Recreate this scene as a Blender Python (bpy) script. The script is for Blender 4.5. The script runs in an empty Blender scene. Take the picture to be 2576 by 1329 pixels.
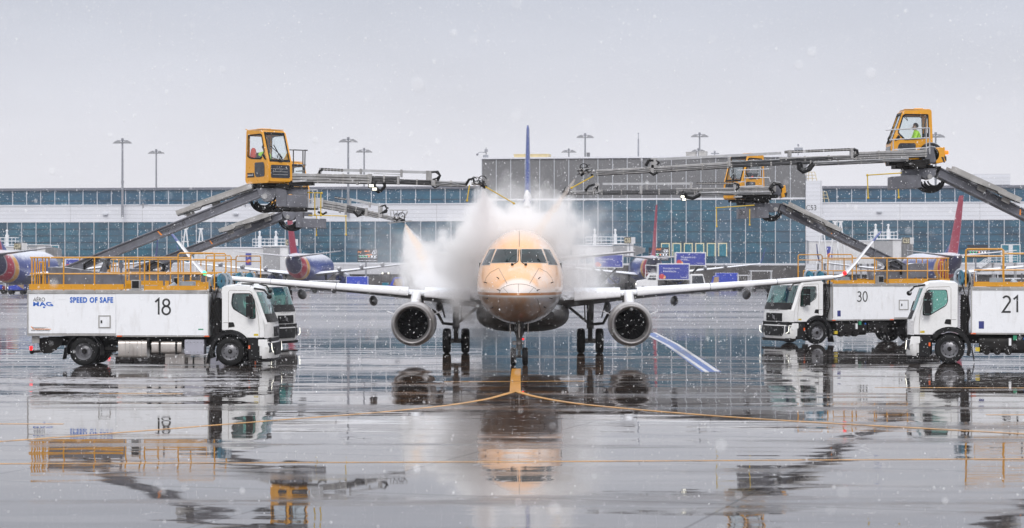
import bpy, bmesh, math, random
from mathutils import Vector, Matrix, noise as mnoise
from mathutils.geometry import tessellate_polygon
from mathutils.bvhtree import BVHTree
R = math.radians
random.seed(7)
C = bpy.context.scene.collection
SC = bpy.context.scene

# ------------------------------------------------------------------ camera
FPX, CAMH, HOR = 5530.0, 3.34, 672.0        # focal length in pixels of a 2576-wide print, eye height, horizon row
cam_d = bpy.data.cameras.new('camera')
cam = bpy.data.objects.new('camera', cam_d); C.objects.link(cam)
cam.location = (0, 0, CAMH)
cam.rotation_euler = (math.pi/2 + math.atan((HOR-664.5)/FPX), 0, 0)
cam_d.sensor_width = 36; cam_d.lens = 36*FPX/2576
cam_d.clip_start = 0.5; cam_d.clip_end = 6000
cam_d.dof.use_dof = True; cam_d.dof.focus_distance = 77; cam_d.dof.aperture_fstop = 2.4
SC.camera = cam

# ------------------------------------------------------------------ world, sun, exposure
SUN_EL, SUN_AZ = R(36), R(181)
w = bpy.data.worlds.new('World'); SC.world = w; w.use_nodes = True
nt = w.node_tree; nt.nodes.clear()
def wn(t, **k):
    n = nt.nodes.new(t)
    for a, b in k.items(): setattr(n, a, b)
    return n
sky = wn('ShaderNodeTexSky', sky_type='NISHITA', sun_disc=False, sun_elevation=SUN_EL, sun_rotation=SUN_AZ)
hs = wn('ShaderNodeHueSaturation'); hs.inputs['Saturation'].default_value = 0.25
nt.links.new(sky.outputs[0], hs.inputs['Color'])
tc = wn('ShaderNodeTexCoord'); sp = wn('ShaderNodeSeparateXYZ'); nt.links.new(tc.outputs['Generated'], sp.inputs[0])
rp = wn('ShaderNodeValToRGB'); nt.links.new(sp.outputs['Z'], rp.inputs['Fac'])
er = rp.color_ramp.elements
er[0].position = 0.0; er[0].color = (8.3, 8.2, 8.7, 1)
er[1].position = 1.0; er[1].color = (16, 16.2, 17, 1)
for p_, c_ in ((0.06, (7.2, 7.25, 7.85, 1)), (0.13, (5.5, 5.8, 6.65, 1)), (0.3, (8.5, 8.7, 9.4, 1)), (0.6, (12.5, 12.7, 13.6, 1))):
    e = er.new(p_); e.color = c_
nz = wn('ShaderNodeTexNoise'); nz.inputs['Scale'].default_value = 5.0; nz.inputs['Detail'].default_value = 5
mpn = wn('ShaderNodeMapping'); mpn.inputs['Scale'].default_value = (1, 1, 3.5)
nt.links.new(tc.outputs['Generated'], mpn.inputs[0]); nt.links.new(mpn.outputs[0], nz.inputs['Vector'])
mr = wn('ShaderNodeMapRange'); nt.links.new(nz.outputs['Fac'], mr.inputs[0])
for i_, v_ in ((1, .25), (2, .75), (3, .94), (4, 1.06)): mr.inputs[i_].default_value = v_
vm = wn('ShaderNodeVectorMath', operation='SCALE'); nt.links.new(rp.outputs[0], vm.inputs[0]); nt.links.new(mr.outputs[0], vm.inputs['Scale'])
mx = wn('ShaderNodeMix', data_type='RGBA'); mx.inputs[0].default_value = 0.94
nt.links.new(hs.outputs[0], mx.inputs[6]); nt.links.new(vm.outputs[0], mx.inputs[7])
bg = wn('ShaderNodeBackground'); bg.inputs[1].default_value = 0.1
nt.links.new(mx.outputs[2], bg.inputs[0])
wo = wn('ShaderNodeOutputWorld'); nt.links.new(bg.outputs[0], wo.inputs[0])
sl = bpy.data.lights.new('sun', 'SUN'); sl.energy = 1.5; sl.angle = R(24); sl.color = (1.0, .97, .93)
so = bpy.data.objects.new('sun', sl); C.objects.link(so)
sdir = Vector((math.sin(SUN_AZ)*math.cos(SUN_EL), math.cos(SUN_AZ)*math.cos(SUN_EL), math.sin(SUN_EL)))
so.rotation_euler = sdir.to_track_quat('Z', 'Y').to_euler(); so.location = (-20, -40, 60)
SC.view_settings.view_transform = 'Standard'; SC.view_settings.look = 'None'
SC.view_settings.exposure = 0.06; SC.view_settings.gamma = 1
SC.cycles.volume_bounces = 8; SC.cycles.max_bounces = 12; SC.cycles.transparent_max_bounces = 24
SC.cycles.volume_max_steps = 512
SC.cycles.use_denoising = True

# ------------------------------------------------------------------ helpers
def P(px, py, Y):
    "the point at depth Y that the photograph shows at column px, row py (2576-wide print)"
    return Vector(((px-1288)/FPX*Y, Y, CAMH-(py-HOR)/FPX*Y))
def G(px, py):
    Y = FPX*CAMH/(py-HOR); return Vector(((px-1288)/FPX*Y, Y, 0))

class MB:
    "collects shapes; build() links them as one mesh object"
    def __init__(s, T=None): s.v = []; s.f = []; s.mi = []; s.T = T
    def add(s, vs, fs, mi=0):
        o = len(s.v)
        for p in vs:
            p = Vector(p); s.v.append(s.T @ p if s.T else p)
        for f in fs: s.f.append([i+o for i in f]); s.mi.append(mi)
        return s
    def box(s, x0, x1, y0, y1, z0, z1, mi=0):
        return s.add([(x, y, z) for x in (x0, x1) for y in (y0, y1) for z in (z0, z1)],
            [(0,1,3,2),(4,6,7,5),(0,4,5,1),(2,3,7,6),(0,2,6,4),(1,5,7,3)], mi)
    def beam(s, p0, p1, w, h, w1=None, h1=None, mi=0, up=(0,0,1)):
        p0, p1 = Vector(p0), Vector(p1); d = (p1-p0).normalized(); u = Vector(up)
        sd = d.cross(u)
        if sd.length < 1e-4: sd = d.cross(Vector((0,1,0)))
        sd.normalize(); u = sd.cross(d)
        w1 = w if w1 is None else w1; h1 = h if h1 is None else h1
        vs = []
        for p, a, b in ((p0, w, h), (p1, w1, h1)):
            for i, j in ((-1,-1),(1,-1),(1,1),(-1,1)): vs.append(p+sd*(i*a/2)+u*(j*b/2))
        return s.add(vs, [(3,2,1,0),(4,5,6,7)]+[(i,(i+1)%4,(i+1)%4+4,i+4) for i in range(4)], mi)
    def cyl(s, p0, p1, r0, r1=None, n=14, mi=0, cap=True):
        p0, p1 = Vector(p0), Vector(p1); r1 = r0 if r1 is None else r1
        d = (p1-p0).normalized(); a = d.orthogonal().normalized(); b = d.cross(a)
        vs = [p+(a*math.cos(t)+b*math.sin(t))*r for p, r in ((p0, r0), (p1, r1)) for t in [2*math.pi*i/n for i in range(n)]]
        fs = [(i, (i+1)%n, (i+1)%n+n, i+n) for i in range(n)]
        if cap: fs += [tuple(range(n-1,-1,-1)), tuple(range(n, 2*n))]
        return s.add(vs, fs, mi)
    def tube(s, pts, r, n=7, mi=0, closed=False):
        pts = [Vector(p) for p in pts]; N = len(pts); vs = []
        ref = None
        for i, p in enumerate(pts):
            q0 = pts[(i-1) % N] if closed or i > 0 else p; q1 = pts[(i+1) % N] if closed or i < N-1 else p
            d = (q1-q0); d = d.normalized() if d.length > 1e-9 else Vector((0,0,1))
            if ref is None: ref = d.orthogonal().normalized()
            a = (ref-d*ref.dot(d)); a = a.normalized() if a.length > 1e-6 else d.orthogonal().normalized()
            ref = a; b = d.cross(a)
            for k in range(n):
                t = 2*math.pi*k/n; vs.append(p+(a*math.cos(t)+b*math.sin(t))*r)
        fs = []
        for i in range(N if closed else N-1):
            j = (i+1) % N
            for k in range(n): fs.append((i*n+k, i*n+(k+1)%n, j*n+(k+1)%n, j*n+k))
        if not closed: fs += [tuple(range(n-1,-1,-1)), tuple((N-1)*n+k for k in range(n))]
        return s.add(vs, fs, mi)
    def lathe(s, prof, o, ax, n=32, mi=0, mis=None):
        "prof: (radius, distance along axis)"
        o, d = Vector(o), Vector(ax).normalized(); a = d.orthogonal().normalized(); b = d.cross(a); vs = []
        for r, t in prof:
            for k in range(n):
                q = 2*math.pi*k/n; vs.append(o+d*t+(a*math.cos(q)+b*math.sin(q))*r)
        for i in range(len(prof)-1):
            pass
        base = len(s.v); s.add(vs, [], mi)
        for i in range(len(prof)-1):
            for k in range(n):
                s.f.append([base+i*n+k, base+i*n+(k+1)%n, base+(i+1)*n+(k+1)%n, base+(i+1)*n+k])
                s.mi.append(mis[i] if mis else mi)
        return s
    def loft(s, secs, mi=0, caps=True, closed=True):
        n = len(secs[0]); vs = [p for q in secs for p in q]; fs = []
        for i in range(len(secs)-1):
            for k in range(n if closed else n-1):
                fs.append((i*n+k, i*n+(k+1)%n, (i+1)*n+(k+1)%n, (i+1)*n+k))
        if caps: fs += [tuple(range(n-1,-1,-1)), tuple((len(secs)-1)*n+k for k in range(n))]
        return s.add(vs, fs, mi)
    def panel(s, outer, holes, mp, w0, w1, mi=0):
        "flat plate in (u,v) with holes, thick from w0 to w1; mp(u,v,w) gives the point"
        loops = [outer]+list(holes)
        flat = [p for l in loops for p in l]; n = len(flat)
        tris = tessellate_polygon([[Vector((p[0], p[1], 0)) for p in l] for l in loops])
        vs = [mp(p[0], p[1], w0) for p in flat]+[mp(p[0], p[1], w1) for p in flat]
        fs = [tuple(t) for t in tris]+[tuple(i+n for i in reversed(t)) for t in tris]
        k = 0
        for l in loops:
            m = len(l)
            for i in range(m): fs.append((k+i, k+(i+1)%m, k+(i+1)%m+n, k+i+n))
            k += m
        return s.add(vs, fs, mi)
    def sph(s, c, r, sc=(1,1,1), n=14, mi=0):
        m = n//2; vs = []; c = Vector(c)
        for i in range(m+1):
            t = math.pi*i/m
            for k in range(n):
                q = 2*math.pi*k/n
                vs.append(c+Vector((r*sc[0]*math.sin(t)*math.cos(q), r*sc[1]*math.sin(t)*math.sin(q), r*sc[2]*math.cos(t))))
        fs = [(i*n+k, i*n+(k+1)%n, (i+1)*n+(k+1)%n, (i+1)*n+k) for i in range(m) for k in range(n)]
        return s.add(vs, fs, mi)
    def mesh(s, name, mats, ang=35):
        me = bpy.data.meshes.new(name); me.from_pydata(s.v, [], s.f)
        for m in (mats if isinstance(mats, (list, tuple)) else [mats]): me.materials.append(m)
        me.polygons.foreach_set('material_index', s.mi)
        bm = bmesh.new(); bm.from_mesh(me)
        bmesh.ops.remove_doubles(bm, verts=bm.verts, dist=1e-5)
        bmesh.ops.dissolve_degenerate(bm, edges=bm.edges, dist=1e-6)
        bmesh.ops.recalc_face_normals(bm, faces=bm.faces)
        for f in bm.faces: f.smooth = True
        bm.to_mesh(me); bm.free()
        me.set_sharp_from_angle(angle=R(ang))
        return me
    def build(s, name, mats, parent=None, bevel=0, seg=2, ang=35):
        o = bpy.data.objects.new(name, s.mesh(name, mats, ang)); C.objects.link(o)
        if parent: o.parent = parent
        if bevel:
            b = o.modifiers.new('bevel', 'BEVEL'); b.width = bevel; b.segments = seg; b.limit_method = 'ANGLE'; b.angle_limit = R(40)
            b.harden_normals = False
        return o

def tag(o, label=None, cat=None, group=None, kind=None):
    if label: o['label'] = label
    if cat: o['category'] = cat
    if group: o['group'] = group
    if kind: o['kind'] = kind
    return o
ROOTM = {}
def thing(name, label, cat, loc=(0,0,0), rz=0, scale=1, group=None):
    o = bpy.data.objects.new(name, None); C.objects.link(o)
    o.location = loc; o.rotation_euler = (0, 0, rz); o.scale = (scale,)*3; o.empty_display_size = .3
    ROOTM[o.name] = Matrix.Translation(Vector(loc)) @ Matrix.Rotation(rz, 4, 'Z') @ Matrix.Scale(scale, 4)
    return tag(o, label, cat, group)
def winv(o): return ROOTM[o.name].inverted()
def copy_tree(o, parent=None):
    c = o.copy(); C.objects.link(c)
    if parent: c.parent = parent
    for ch in list(o.children): copy_tree(ch, c)
    return c

# ------------------------------------------------------------------ materials
def new_mat(name):
    m = bpy.data.materials.new(name); m.use_nodes = True
    return m, m.node_tree, m.node_tree.nodes['Principled BSDF']
def node(t, ty, ins=None, **k):
    n = t.nodes.new(ty)
    for a, b in k.items(): setattr(n, a, b)
    for a, b in (ins or {}).items():
        if hasattr(b, 'links') and hasattr(b, 'is_linked') or isinstance(b, bpy.types.NodeSocket): t.links.new(b, n.inputs[a])
        else: n.inputs[a].default_value = b
    return n
def math_(t, op, a, b=None, c=None):
    ins = {0: a}
    if b is not None: ins[1] = b
    if c is not None: ins[2] = c
    return node(t, 'ShaderNodeMath', ins, operation=op).outputs[0]
def mrange(t, v, a, b, c, d, smooth=False):
    n = node(t, 'ShaderNodeMapRange', {0: v, 1: a, 2: b, 3: c, 4: d})
    if smooth: n.interpolation_type = 'SMOOTHSTEP'
    return n.outputs[0]
def mixc(t, f, a, b):
    n = node(t, 'ShaderNodeMix', data_type='RGBA')
    for i, v in ((0, f), (6, a), (7, b)):
        if isinstance(v, bpy.types.NodeSocket): t.links.new(v, n.inputs[i])
        else: n.inputs[i].default_value = v if i == 0 else (tuple(v)+(1,))[:4]
    return n.outputs[2]
def noise(t, vec, scale, detail=4, rough=.55, out=0):
    return node(t, 'ShaderNodeTexNoise', {'Vector': vec, 'Scale': scale, 'Detail': detail, 'Roughness': rough}).outputs[out]
def objco(t, sc=(1,1,1)):
    c = node(t, 'ShaderNodeTexCoord').outputs['Object']
    return node(t, 'ShaderNodeMapping', {'Vector': c, 'Scale': sc}).outputs[0]
def pm(name, col, rough=.5, metal=0, var=.12, scale=2.5, snow=0, dirt=0, dirtc=(.06,.05,.045), bump=0, stretch=(1,1,1), coat=0):
    "painted / metal surface: base colour with wear, streaky dirt, and settled snow on upward faces"
    m, t, b = new_mat(name)
    co = objco(t, stretch)
    n1 = noise(t, co, scale, 6)
    dark = tuple(c*(1-var) for c in col); lite = tuple(min(1, c*(1+var)) for c in col)
    colr = mixc(t, mrange(t, n1, .3, .7, 0, 1), dark, lite)
    if dirt:
        n2 = noise(t, objco(t, (3, 3, .7)), 1.7, 7, .65)
        colr = mixc(t, mrange(t, n2, .52, .75, 0, dirt), colr, dirtc)
    rr = mrange(t, noise(t, co, scale*3, 3), .3, .7, max(.02, rough*.75), min(1, rough*1.25))
    if snow:
        g = node(t, 'ShaderNodeNewGeometry'); nzv = node(t, 'ShaderNodeSeparateXYZ', {0: g.outputs['Normal']}).outputs[2]
        n3 = noise(t, objco(t), 5, 6, .7)
        k = math_(t, 'MULTIPLY_ADD', n3, .9, -.45)
        f = mrange(t, math_(t, 'ADD', nzv, k), .62, .95, 0, snow, True)
        colr = mixc(t, f, colr, (.8, .82, .86)); rr = math_(t, 'MAXIMUM', rr, math_(t, 'MULTIPLY', f, .75))
    t.links.new(colr, b.inputs['Base Color']); t.links.new(rr, b.inputs['Roughness'])
    b.inputs['Metallic'].default_value = metal
    if coat: b.inputs['Coat Weight'].default_value = coat; b.inputs['Coat Roughness'].default_value = .12
    if bump:
        bn = node(t, 'ShaderNodeBump', {'Height': n1, 'Strength': bump, 'Distance': .02}); t.links.new(bn.outputs[0], b.inputs['Normal'])
    return m
def glass(name, tint=(.8,.9,.9), refl=.12, rough=.03):
    m, t, b = new_mat(name); t.nodes.remove(b)
    tr = node(t, 'ShaderNodeBsdfTransparent', {0: tint+(1,)}); gl = node(t, 'ShaderNodeBsdfGlossy', {0: (.9,.95,1,1), 1: rough})
    lw = node(t, 'ShaderNodeLayerWeight', {0: .5}); f = mrange(t, math_(t, 'POWER', lw.outputs[1], 4), 0, 1, refl*.25, .9)
    mxs = node(t, 'ShaderNodeMixShader', {0: f, 1: tr.outputs[0], 2: gl.outputs[0]})
    t.links.new(mxs.outputs[0], t.nodes['Material Output'].inputs[0])
    return m
def emit(name, col, s):
    m, t, b = new_mat(name)
    b.inputs['Base Color'].default_value = tuple(c*.4 for c in col)+(1,); b.inputs['Emission Color'].default_value = col+(1,); b.inputs['Emission Strength'].default_value = s
    return m

M = {}
M['truck_white'] = pm('truck_white_paint', (.80,.80,.80), .3, var=.03, snow=.9, dirt=.08, dirtc=(.35,.33,.31), coat=.3)
M['box_white'] = pm('body_panel_white', (.83,.84,.87), .32, var=.02, scale=1, snow=.85, dirt=.4, dirtc=(.52,.50,.48))
M['grey_trim'] = pm('grey_aluminium_trim', (.36,.35,.34), .5, metal=.3, var=.2, snow=.5, dirt=.4, dirtc=(.16,.14,.12))
M['steel'] = pm('boom_steel_grey', (.135,.138,.16), .42, metal=.25, var=.22, snow=.85, dirt=.45, dirtc=(.05,.045,.05))
M['alu'] = pm('arm_aluminium', (.33,.325,.325), .4, metal=.4, var=.2, snow=.95, dirt=.6, dirtc=(.1,.085,.075), scale=4)
M['alu_dark'] = pm('arm_aluminium_dark', (.10,.10,.105), .4, metal=.5, var=.25, snow=.9, dirt=.5, dirtc=(.05,.045,.045), scale=4)
M['alu_white'] = pm('white_arm_rail', (.40,.405,.42), .42, var=.12, snow=.9, dirt=.35, dirtc=(.15,.14,.13))
M['yellow'] = pm('safety_yellow_paint', (.62,.28,.004), .33, var=.06, snow=.25, dirt=.12, dirtc=(.2,.09,.01), coat=.3)
M['cabyellow'] = pm('cabin_yellow_paint', (.70,.31,.003), .32, var=.05, snow=.7, dirt=.12, dirtc=(.3,.14,.01), coat=.4)
M['rod_yellow'] = pm('yellow_warning_rod', (.62,.42,.02), .45, var=.15, dirt=.4, dirtc=(.25,.17,.05))
M['black'] = pm('black_plastic', (.008,.008,.009), .5, var=.3, snow=.25, dirt=.25, dirtc=(.06,.055,.05))
M['rubber'] = pm('tyre_rubber', (.007,.007,.0075), .65, var=.3, dirt=.25, dirtc=(.025,.023,.022), bump=.3, scale=14)
M['hose'] = pm('black_hose', (.008,.008,.009), .38, var=.3, snow=.35)
M['rim'] = pm('wheel_rim_silver', (.22,.22,.235), .42, metal=.5, var=.25, dirt=.6, dirtc=(.03,.028,.026))
M['chassis'] = pm('chassis_black', (.008,.007,.007), .55, var=.4, dirt=.3, dirtc=(.03,.022,.018))
M['tank'] = pm('brushed_fuel_tank', (.52,.48,.45), .35, metal=.7, var=.15, dirt=.5, dirtc=(.2,.16,.13))
M['greybox'] = pm('lilac_grey_box', (.36,.36,.42), .45, var=.08, dirt=.3, dirtc=(.2,.19,.2))
M['teal'] = pm('hose_reel_teal', (.03,.16,.24), .4, var=.15, snow=.5)
M['reelgrey'] = pm('hose_reel_grey', (.3,.34,.38), .4, metal=.3, var=.15, snow=.9)
M['glass'] = glass('clear_cabin_glass', (.95,.97,.97), .16)
M['tglass'] = glass('green_truck_glass', (.55,.78,.73), .35)
M['dglass'] = pm('dark_window_glass', (.03,.035,.045), .08, var=.5, scale=6)
M['seat'] = pm('dark_seat_fabric', (.02,.022,.028), .8, var=.3)
M['interior'] = pm('dark_cab_interior', (.035,.04,.042), .7, var=.3)
M['ink'] = pm('black_lettering', (.015,.015,.016), .5, var=.1)
M['blueink'] = pm('blue_lettering', (.002,.11,.50), .45, var=.05)
M['orangeink'] = pm('orange_lettering', (.8,.25,.03), .45, var=.05)
M['greenink'] = pm('green_sticker', (.02,.25,.13), .5, var=.1)
M['navyink'] = pm('navy_sticker', (.03,.04,.2), .5, var=.1)
M['yellowink'] = pm('yellow_sticker', (.6,.45,.02), .5, var=.1)
M['whiteink'] = pm('white_lettering', (.8,.8,.82), .5, var=.03)
M['lamp'] = emit('work_lamp_lit', (1,.97,.82), 2.2)
M['drl'] = emit('daytime_lamp_lit', (1,.97,.85), 2.0)
M['red_lamp'] = emit('red_lamp_lit', (1,.012,.015), 2.2)
M['amber_lamp'] = emit('amber_lamp_lit', (1,.16,.005), 1.8)
M['green_lamp'] = emit('green_lamp_lit', (.02,1,.3), 3)
M['blue_lamp'] = emit('blue_lamp_lit', (.05,.1,1), 3)
M['reflector'] = pm('orange_reflector', (.8,.12,.01), .3, var=.1)

for k_ in ('rubber', 'black', 'chassis', 'hose', 'seat'): M[k_].node_tree.nodes['Principled BSDF'].inputs['Specular IOR Level'].default_value = .25
FONT = None
def text(name, body, w, h, mat, parent, mp, shear=0, bold=0, depth=.003, sp=1):
    "lettering fitted to w x h; mp(u,v,d) maps lettering plane to the parent's space"
    cu = bpy.data.curves.new('lettering', 'FONT'); cu.body = body; cu.size = 1; cu.extrude = .01; cu.shear = shear; cu.offset = bold
    cu.space_character = sp; cu.align_x = 'LEFT'; cu.resolution_u = 3
    ob = bpy.data.objects.new('lettering', cu); C.objects.link(ob)
    me = bpy.data.meshes.new_from_object(ob.evaluated_get(bpy.context.evaluated_depsgraph_get()))
    bpy.data.objects.remove(ob)
    xs = [v.co.x for v in me.vertices]; ys = [v.co.y for v in me.vertices]
    x0, x1, y0, y1 = min(xs), max(xs), min(ys), max(ys)
    for v in me.vertices:
        u = (v.co.x-x0)/(x1-x0)*w; q = (v.co.y-y0)/(y1-y0)*h; d = depth if v.co.z > 0 else -.001
        v.co = Vector(mp(u, q, d))
    me.materials.clear(); me.materials.append(mat)
    o = bpy.data.objects.new(name, me); C.objects.link(o); o.parent = parent
    return o

def digits(name, body, h, sw, mat, parent, mp, gap=.16):
    "thin sans numerals as flat ribbons"
    def el(cx, cy, rx, ry, a0, a1, n=22): return [(cx+rx*math.cos(R(a0+(a1-a0)*k/n)), cy+ry*math.sin(R(a0+(a1-a0)*k/n))) for k in range(n+1)]
    G_ = {'1': (.30, [([(.02,.80),(.24,1.0),(.24,0)], False)]), '8': (.52, [(el(.26,.76,.20,.215,0,360)[:-1], True), (el(.26,.275,.25,.26,0,360)[:-1], True)]),
          '3': (.50, [(el(.20,.765,.21,.22,140,-90)+el(.20,.275,.26,.265,90,-145), False)]), '0': (.54, [(el(.27,.5,.25,.49,0,360)[:-1], True)]),
          '2': (.50, [(el(.24,.75,.22,.24,150,-25)+[(.02,.02),(.50,.02)], False)])}
    b = MB(); x = 0; hw = sw/2/h
    for ch in body:
        w_, strokes = G_[ch]
        for pts, cl_ in strokes:
            P2 = [Vector(p) for p in pts]; n = len(P2); vs = []
            for i, p in enumerate(P2):
                a = P2[i-1] if (cl_ or i) else p; c = P2[(i+1) % n] if (cl_ or i < n-1) else p
                d0 = (p-a).normalized() if (p-a).length > 1e-6 else (c-p).normalized(); d1 = (c-p).normalized() if (c-p).length > 1e-6 else d0
                n0 = Vector((-d0.y, d0.x)); n1 = Vector((-d1.y, d1.x)); m_ = (n0+n1); m_ = m_.normalized() if m_.length > 1e-6 else n0
                k = hw/max(.45, m_.dot(n0))
                for q in (p+m_*k, p-m_*k): vs += [mp((x+q.x)*h, q.y*h, .005), mp((x+q.x)*h, q.y*h, -.001)]
            fs = []
            for i in range(n if cl_ else n-1):
                j = (i+1) % n; a, c = 4*i, 4*j; fs += [(a, a+2, c+2, c), (a, c, c+1, a+1), (a+2, a+3, c+3, c+2)]
            b.add(vs, fs)
        x += w_+gap
    return b.build(name, mat, parent)
def digits_w(body, h, gap=.16): return sum({'1': .30, '8': .52, '3': .50, '0': .54, '2': .50}[c] for c in body)*h+gap*h*(len(body)-1)
# ------------------------------------------------------------------ apron
def apron_mat():
    m, t, b = new_mat('wet_concrete_apron')
    co = node(t, 'ShaderNodeTexCoord').outputs['Object']
    def mp(sc, rot=0): return node(t, 'ShaderNodeMapping', {'Vector': co, 'Scale': sc, 'Rotation': (0, 0, rot)}).outputs[0]
    big = noise(t, mp((.05, .09, 1)), 1, 5); mid = noise(t, mp((.35, .7, 1)), 1, 6, .6); fine = noise(t, mp((3, 5, 1)), 1, 5, .7)
    base = mixc(t, mrange(t, big, .3, .7, 0, 1), (.022, .019, .018), (.060, .053, .051))
    base = mixc(t, mrange(t, mid, .45, .7, 0, .7), base, (.05, .036, .028))
    sx = node(t, 'ShaderNodeSeparateXYZ', {0: mp((1, 1, 1), R(17))})
    def joint(s, period, wd):
        f = math_(t, 'FRACT', math_(t, 'DIVIDE', s, period)); d = math_(t, 'ABSOLUTE', math_(t, 'SUBTRACT', f, .5))
        return mrange(t, d, .5-wd/period, .5-wd/period*.4, 0, 1)
    jn = math_(t, 'MAXIMUM', joint(sx.outputs[0], 6.1, .045), joint(sx.outputs[1], 6.1, .06))
    base = mixc(t, math_(t, 'MULTIPLY', jn, .8), base, (.012, .011, .01))
    # glycol-brown run-off round the nose gear, dark slush where the trucks stood
    wx = node(t, 'ShaderNodeSeparateXYZ', {0: co})
    def blob(cx, cy, rx, ry):
        a = math_(t, 'DIVIDE', math_(t, 'SUBTRACT', wx.outputs[0], cx), rx); c = math_(t, 'DIVIDE', math_(t, 'SUBTRACT', wx.outputs[1], cy), ry)
        return mrange(t, math_(t, 'ADD', math_(t, 'MULTIPLY', a, a), math_(t, 'MULTIPLY', c, c)), 0, 1, 1, 0, True)
    brown = math_(t, 'MULTIPLY', math_(t, 'MAXIMUM', blob(.5, 76, 9, 14), blob(-1, 60, 5, 14)), mrange(t, noise(t, mp((.5, .9, 1)), 1, 6, .7), .48, .62, 0, .9))
    base = mixc(t, brown, base, (.20, .095, .035))
    # slush: pale, rough, broken crumbs left of the nose and streaks elsewhere
    zone = math_(t, 'MAXIMUM', math_(t, 'MAXIMUM', blob(-11.5, 63, 7, 11), math_(t, 'MULTIPLY', blob(12, 68, 10, 12), .45)), .22)
    cr = math_(t, 'ADD', noise(t, mp((2.6, 2.2, 1)), 1, 8, .8), math_(t, 'MULTIPLY', zone, .22))
    slush = math_(t, 'MULTIPLY', mrange(t, cr, .63, .70, 0, 1), mrange(t, noise(t, mp((.12, .5, 1)), 1, 4), .40, .54, 0, 1))
    # film of water: broken into rougher, drier lenses
    lens = mrange(t, noise(t, mp((.045, .30, 1)), 1, 9, .72), .52, .64, 0, 1)
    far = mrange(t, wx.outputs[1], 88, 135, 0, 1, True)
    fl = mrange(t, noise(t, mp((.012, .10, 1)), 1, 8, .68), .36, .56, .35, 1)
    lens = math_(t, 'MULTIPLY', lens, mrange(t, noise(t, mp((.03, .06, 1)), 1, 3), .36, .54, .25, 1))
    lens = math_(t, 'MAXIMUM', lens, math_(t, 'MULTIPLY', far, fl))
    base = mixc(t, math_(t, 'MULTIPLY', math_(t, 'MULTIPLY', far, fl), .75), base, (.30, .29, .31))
    base = mixc(t, slush, base, (.34, .34, .36))
    rough = math_(t, 'MAXIMUM', mrange(t, lens, 0, 1, .02, .27), math_(t, 'MULTIPLY', slush, .6))
    # small slopes of the water surface, straight from noise so that distance does not flatten them
    def slope(sc, det, k):
        c = noise(t, mp(sc), 1, det, .6, out=1)
        return node(t, 'ShaderNodeVectorMath', {0: node(t, 'ShaderNodeVectorMath', {0: c, 1: (.5, .5, .5)}, operation='SUBTRACT').outputs[0], 1: (k*.6, k, 0)}, operation='MULTIPLY').outputs[0]
    s1 = slope((.11, .95, 1), 8, .036); s2 = slope((.8, 5, 1), 4, .010)
    amp = mrange(t, noise(t, mp((.10, .25, 1)), 1, 4), .36, .64, .08, 1.9)
    sm = node(t, 'ShaderNodeVectorMath', {0: s1, 1: s2}, operation='ADD').outputs[0]
    sm = node(t, 'ShaderNodeVectorMath', {0: sm, 'Scale': amp}, operation='SCALE').outputs[0]
    sm = node(t, 'ShaderNodeVectorMath', {0: sm, 1: (0, 0, 1)}, operation='ADD').outputs[0]
    nn = node(t, 'ShaderNodeVectorMath', {0: sm}, operation='NORMALIZE').outputs[0]
    t.links.new(rough, b.inputs['Roughness']); t.links.new(nn, b.inputs['Normal'])
    b.inputs['IOR'].default_value = 1.48
    spots = mrange(t, noise(t, mp((.06, .34, 1)), 1, 8, .7), .52, .66, 0, .72)
    tex = mrange(t, noise(t, mp((.7, 4, 1)), 1, 7, .75), .50, .68, 0, .38)
    spots = math_(t, 'MAXIMUM', spots, tex)
    spec = math_(t, 'MULTIPLY', math_(t, 'SUBTRACT', 1, math_(t, 'MAXIMUM', spots, math_(t, 'MULTIPLY', brown, .5))), math_(t, 'SUBTRACT', 1, math_(t, 'MULTIPLY', jn, .85)))
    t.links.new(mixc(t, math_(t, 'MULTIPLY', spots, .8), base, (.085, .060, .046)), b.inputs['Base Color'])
    t.links.new(math_(t, 'MULTIPLY', spec, .55), b.inputs['Specular IOR Level'])
    return m, t, b, nn, rough
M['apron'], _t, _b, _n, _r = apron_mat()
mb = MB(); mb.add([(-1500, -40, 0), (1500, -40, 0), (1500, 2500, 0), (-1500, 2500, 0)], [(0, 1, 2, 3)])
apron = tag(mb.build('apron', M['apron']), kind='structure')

def paint_mat(name, col, wear=.45, spec=.5):
    m = M['apron'].copy(); m.name = name; t = m.node_tree; b = t.nodes['Principled BSDF']
    src = b.inputs['Base Color'].links[0].from_socket
    co = node(t, 'ShaderNodeTexCoord').outputs['Object']
    k = mrange(t, noise(t, node(t, 'ShaderNodeMapping', {'Vector': co, 'Scale': (2, 3, 1)}).outputs[0], 1, 6, .7), .38, .56, 1-wear, 1)
    t.links.new(mixc(t, k, src, col), b.inputs['Base Color'])
    for l_ in list(b.inputs['Roughness'].links): t.links.remove(l_)
    for l_ in list(b.inputs['Specular IOR Level'].links): t.links.remove(l_)
    b.inputs['Roughness'].default_value = .28; b.inputs['Specular IOR Level'].default_value = spec
    return m
M['line_yellow'] = paint_mat('worn_yellow_line_paint', (.70, .32, .02), .6)
M['line_orange'] = paint_mat('thick_yellow_line_paint', (.58, .25, .010), .3)
M['line_white'] = paint_mat('worn_white_line_paint', (.66, .66, .67), .4, .3)
M['line_blue'] = paint_mat('worn_blue_line_paint', (.012, .09, .36), .35, .22)
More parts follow.
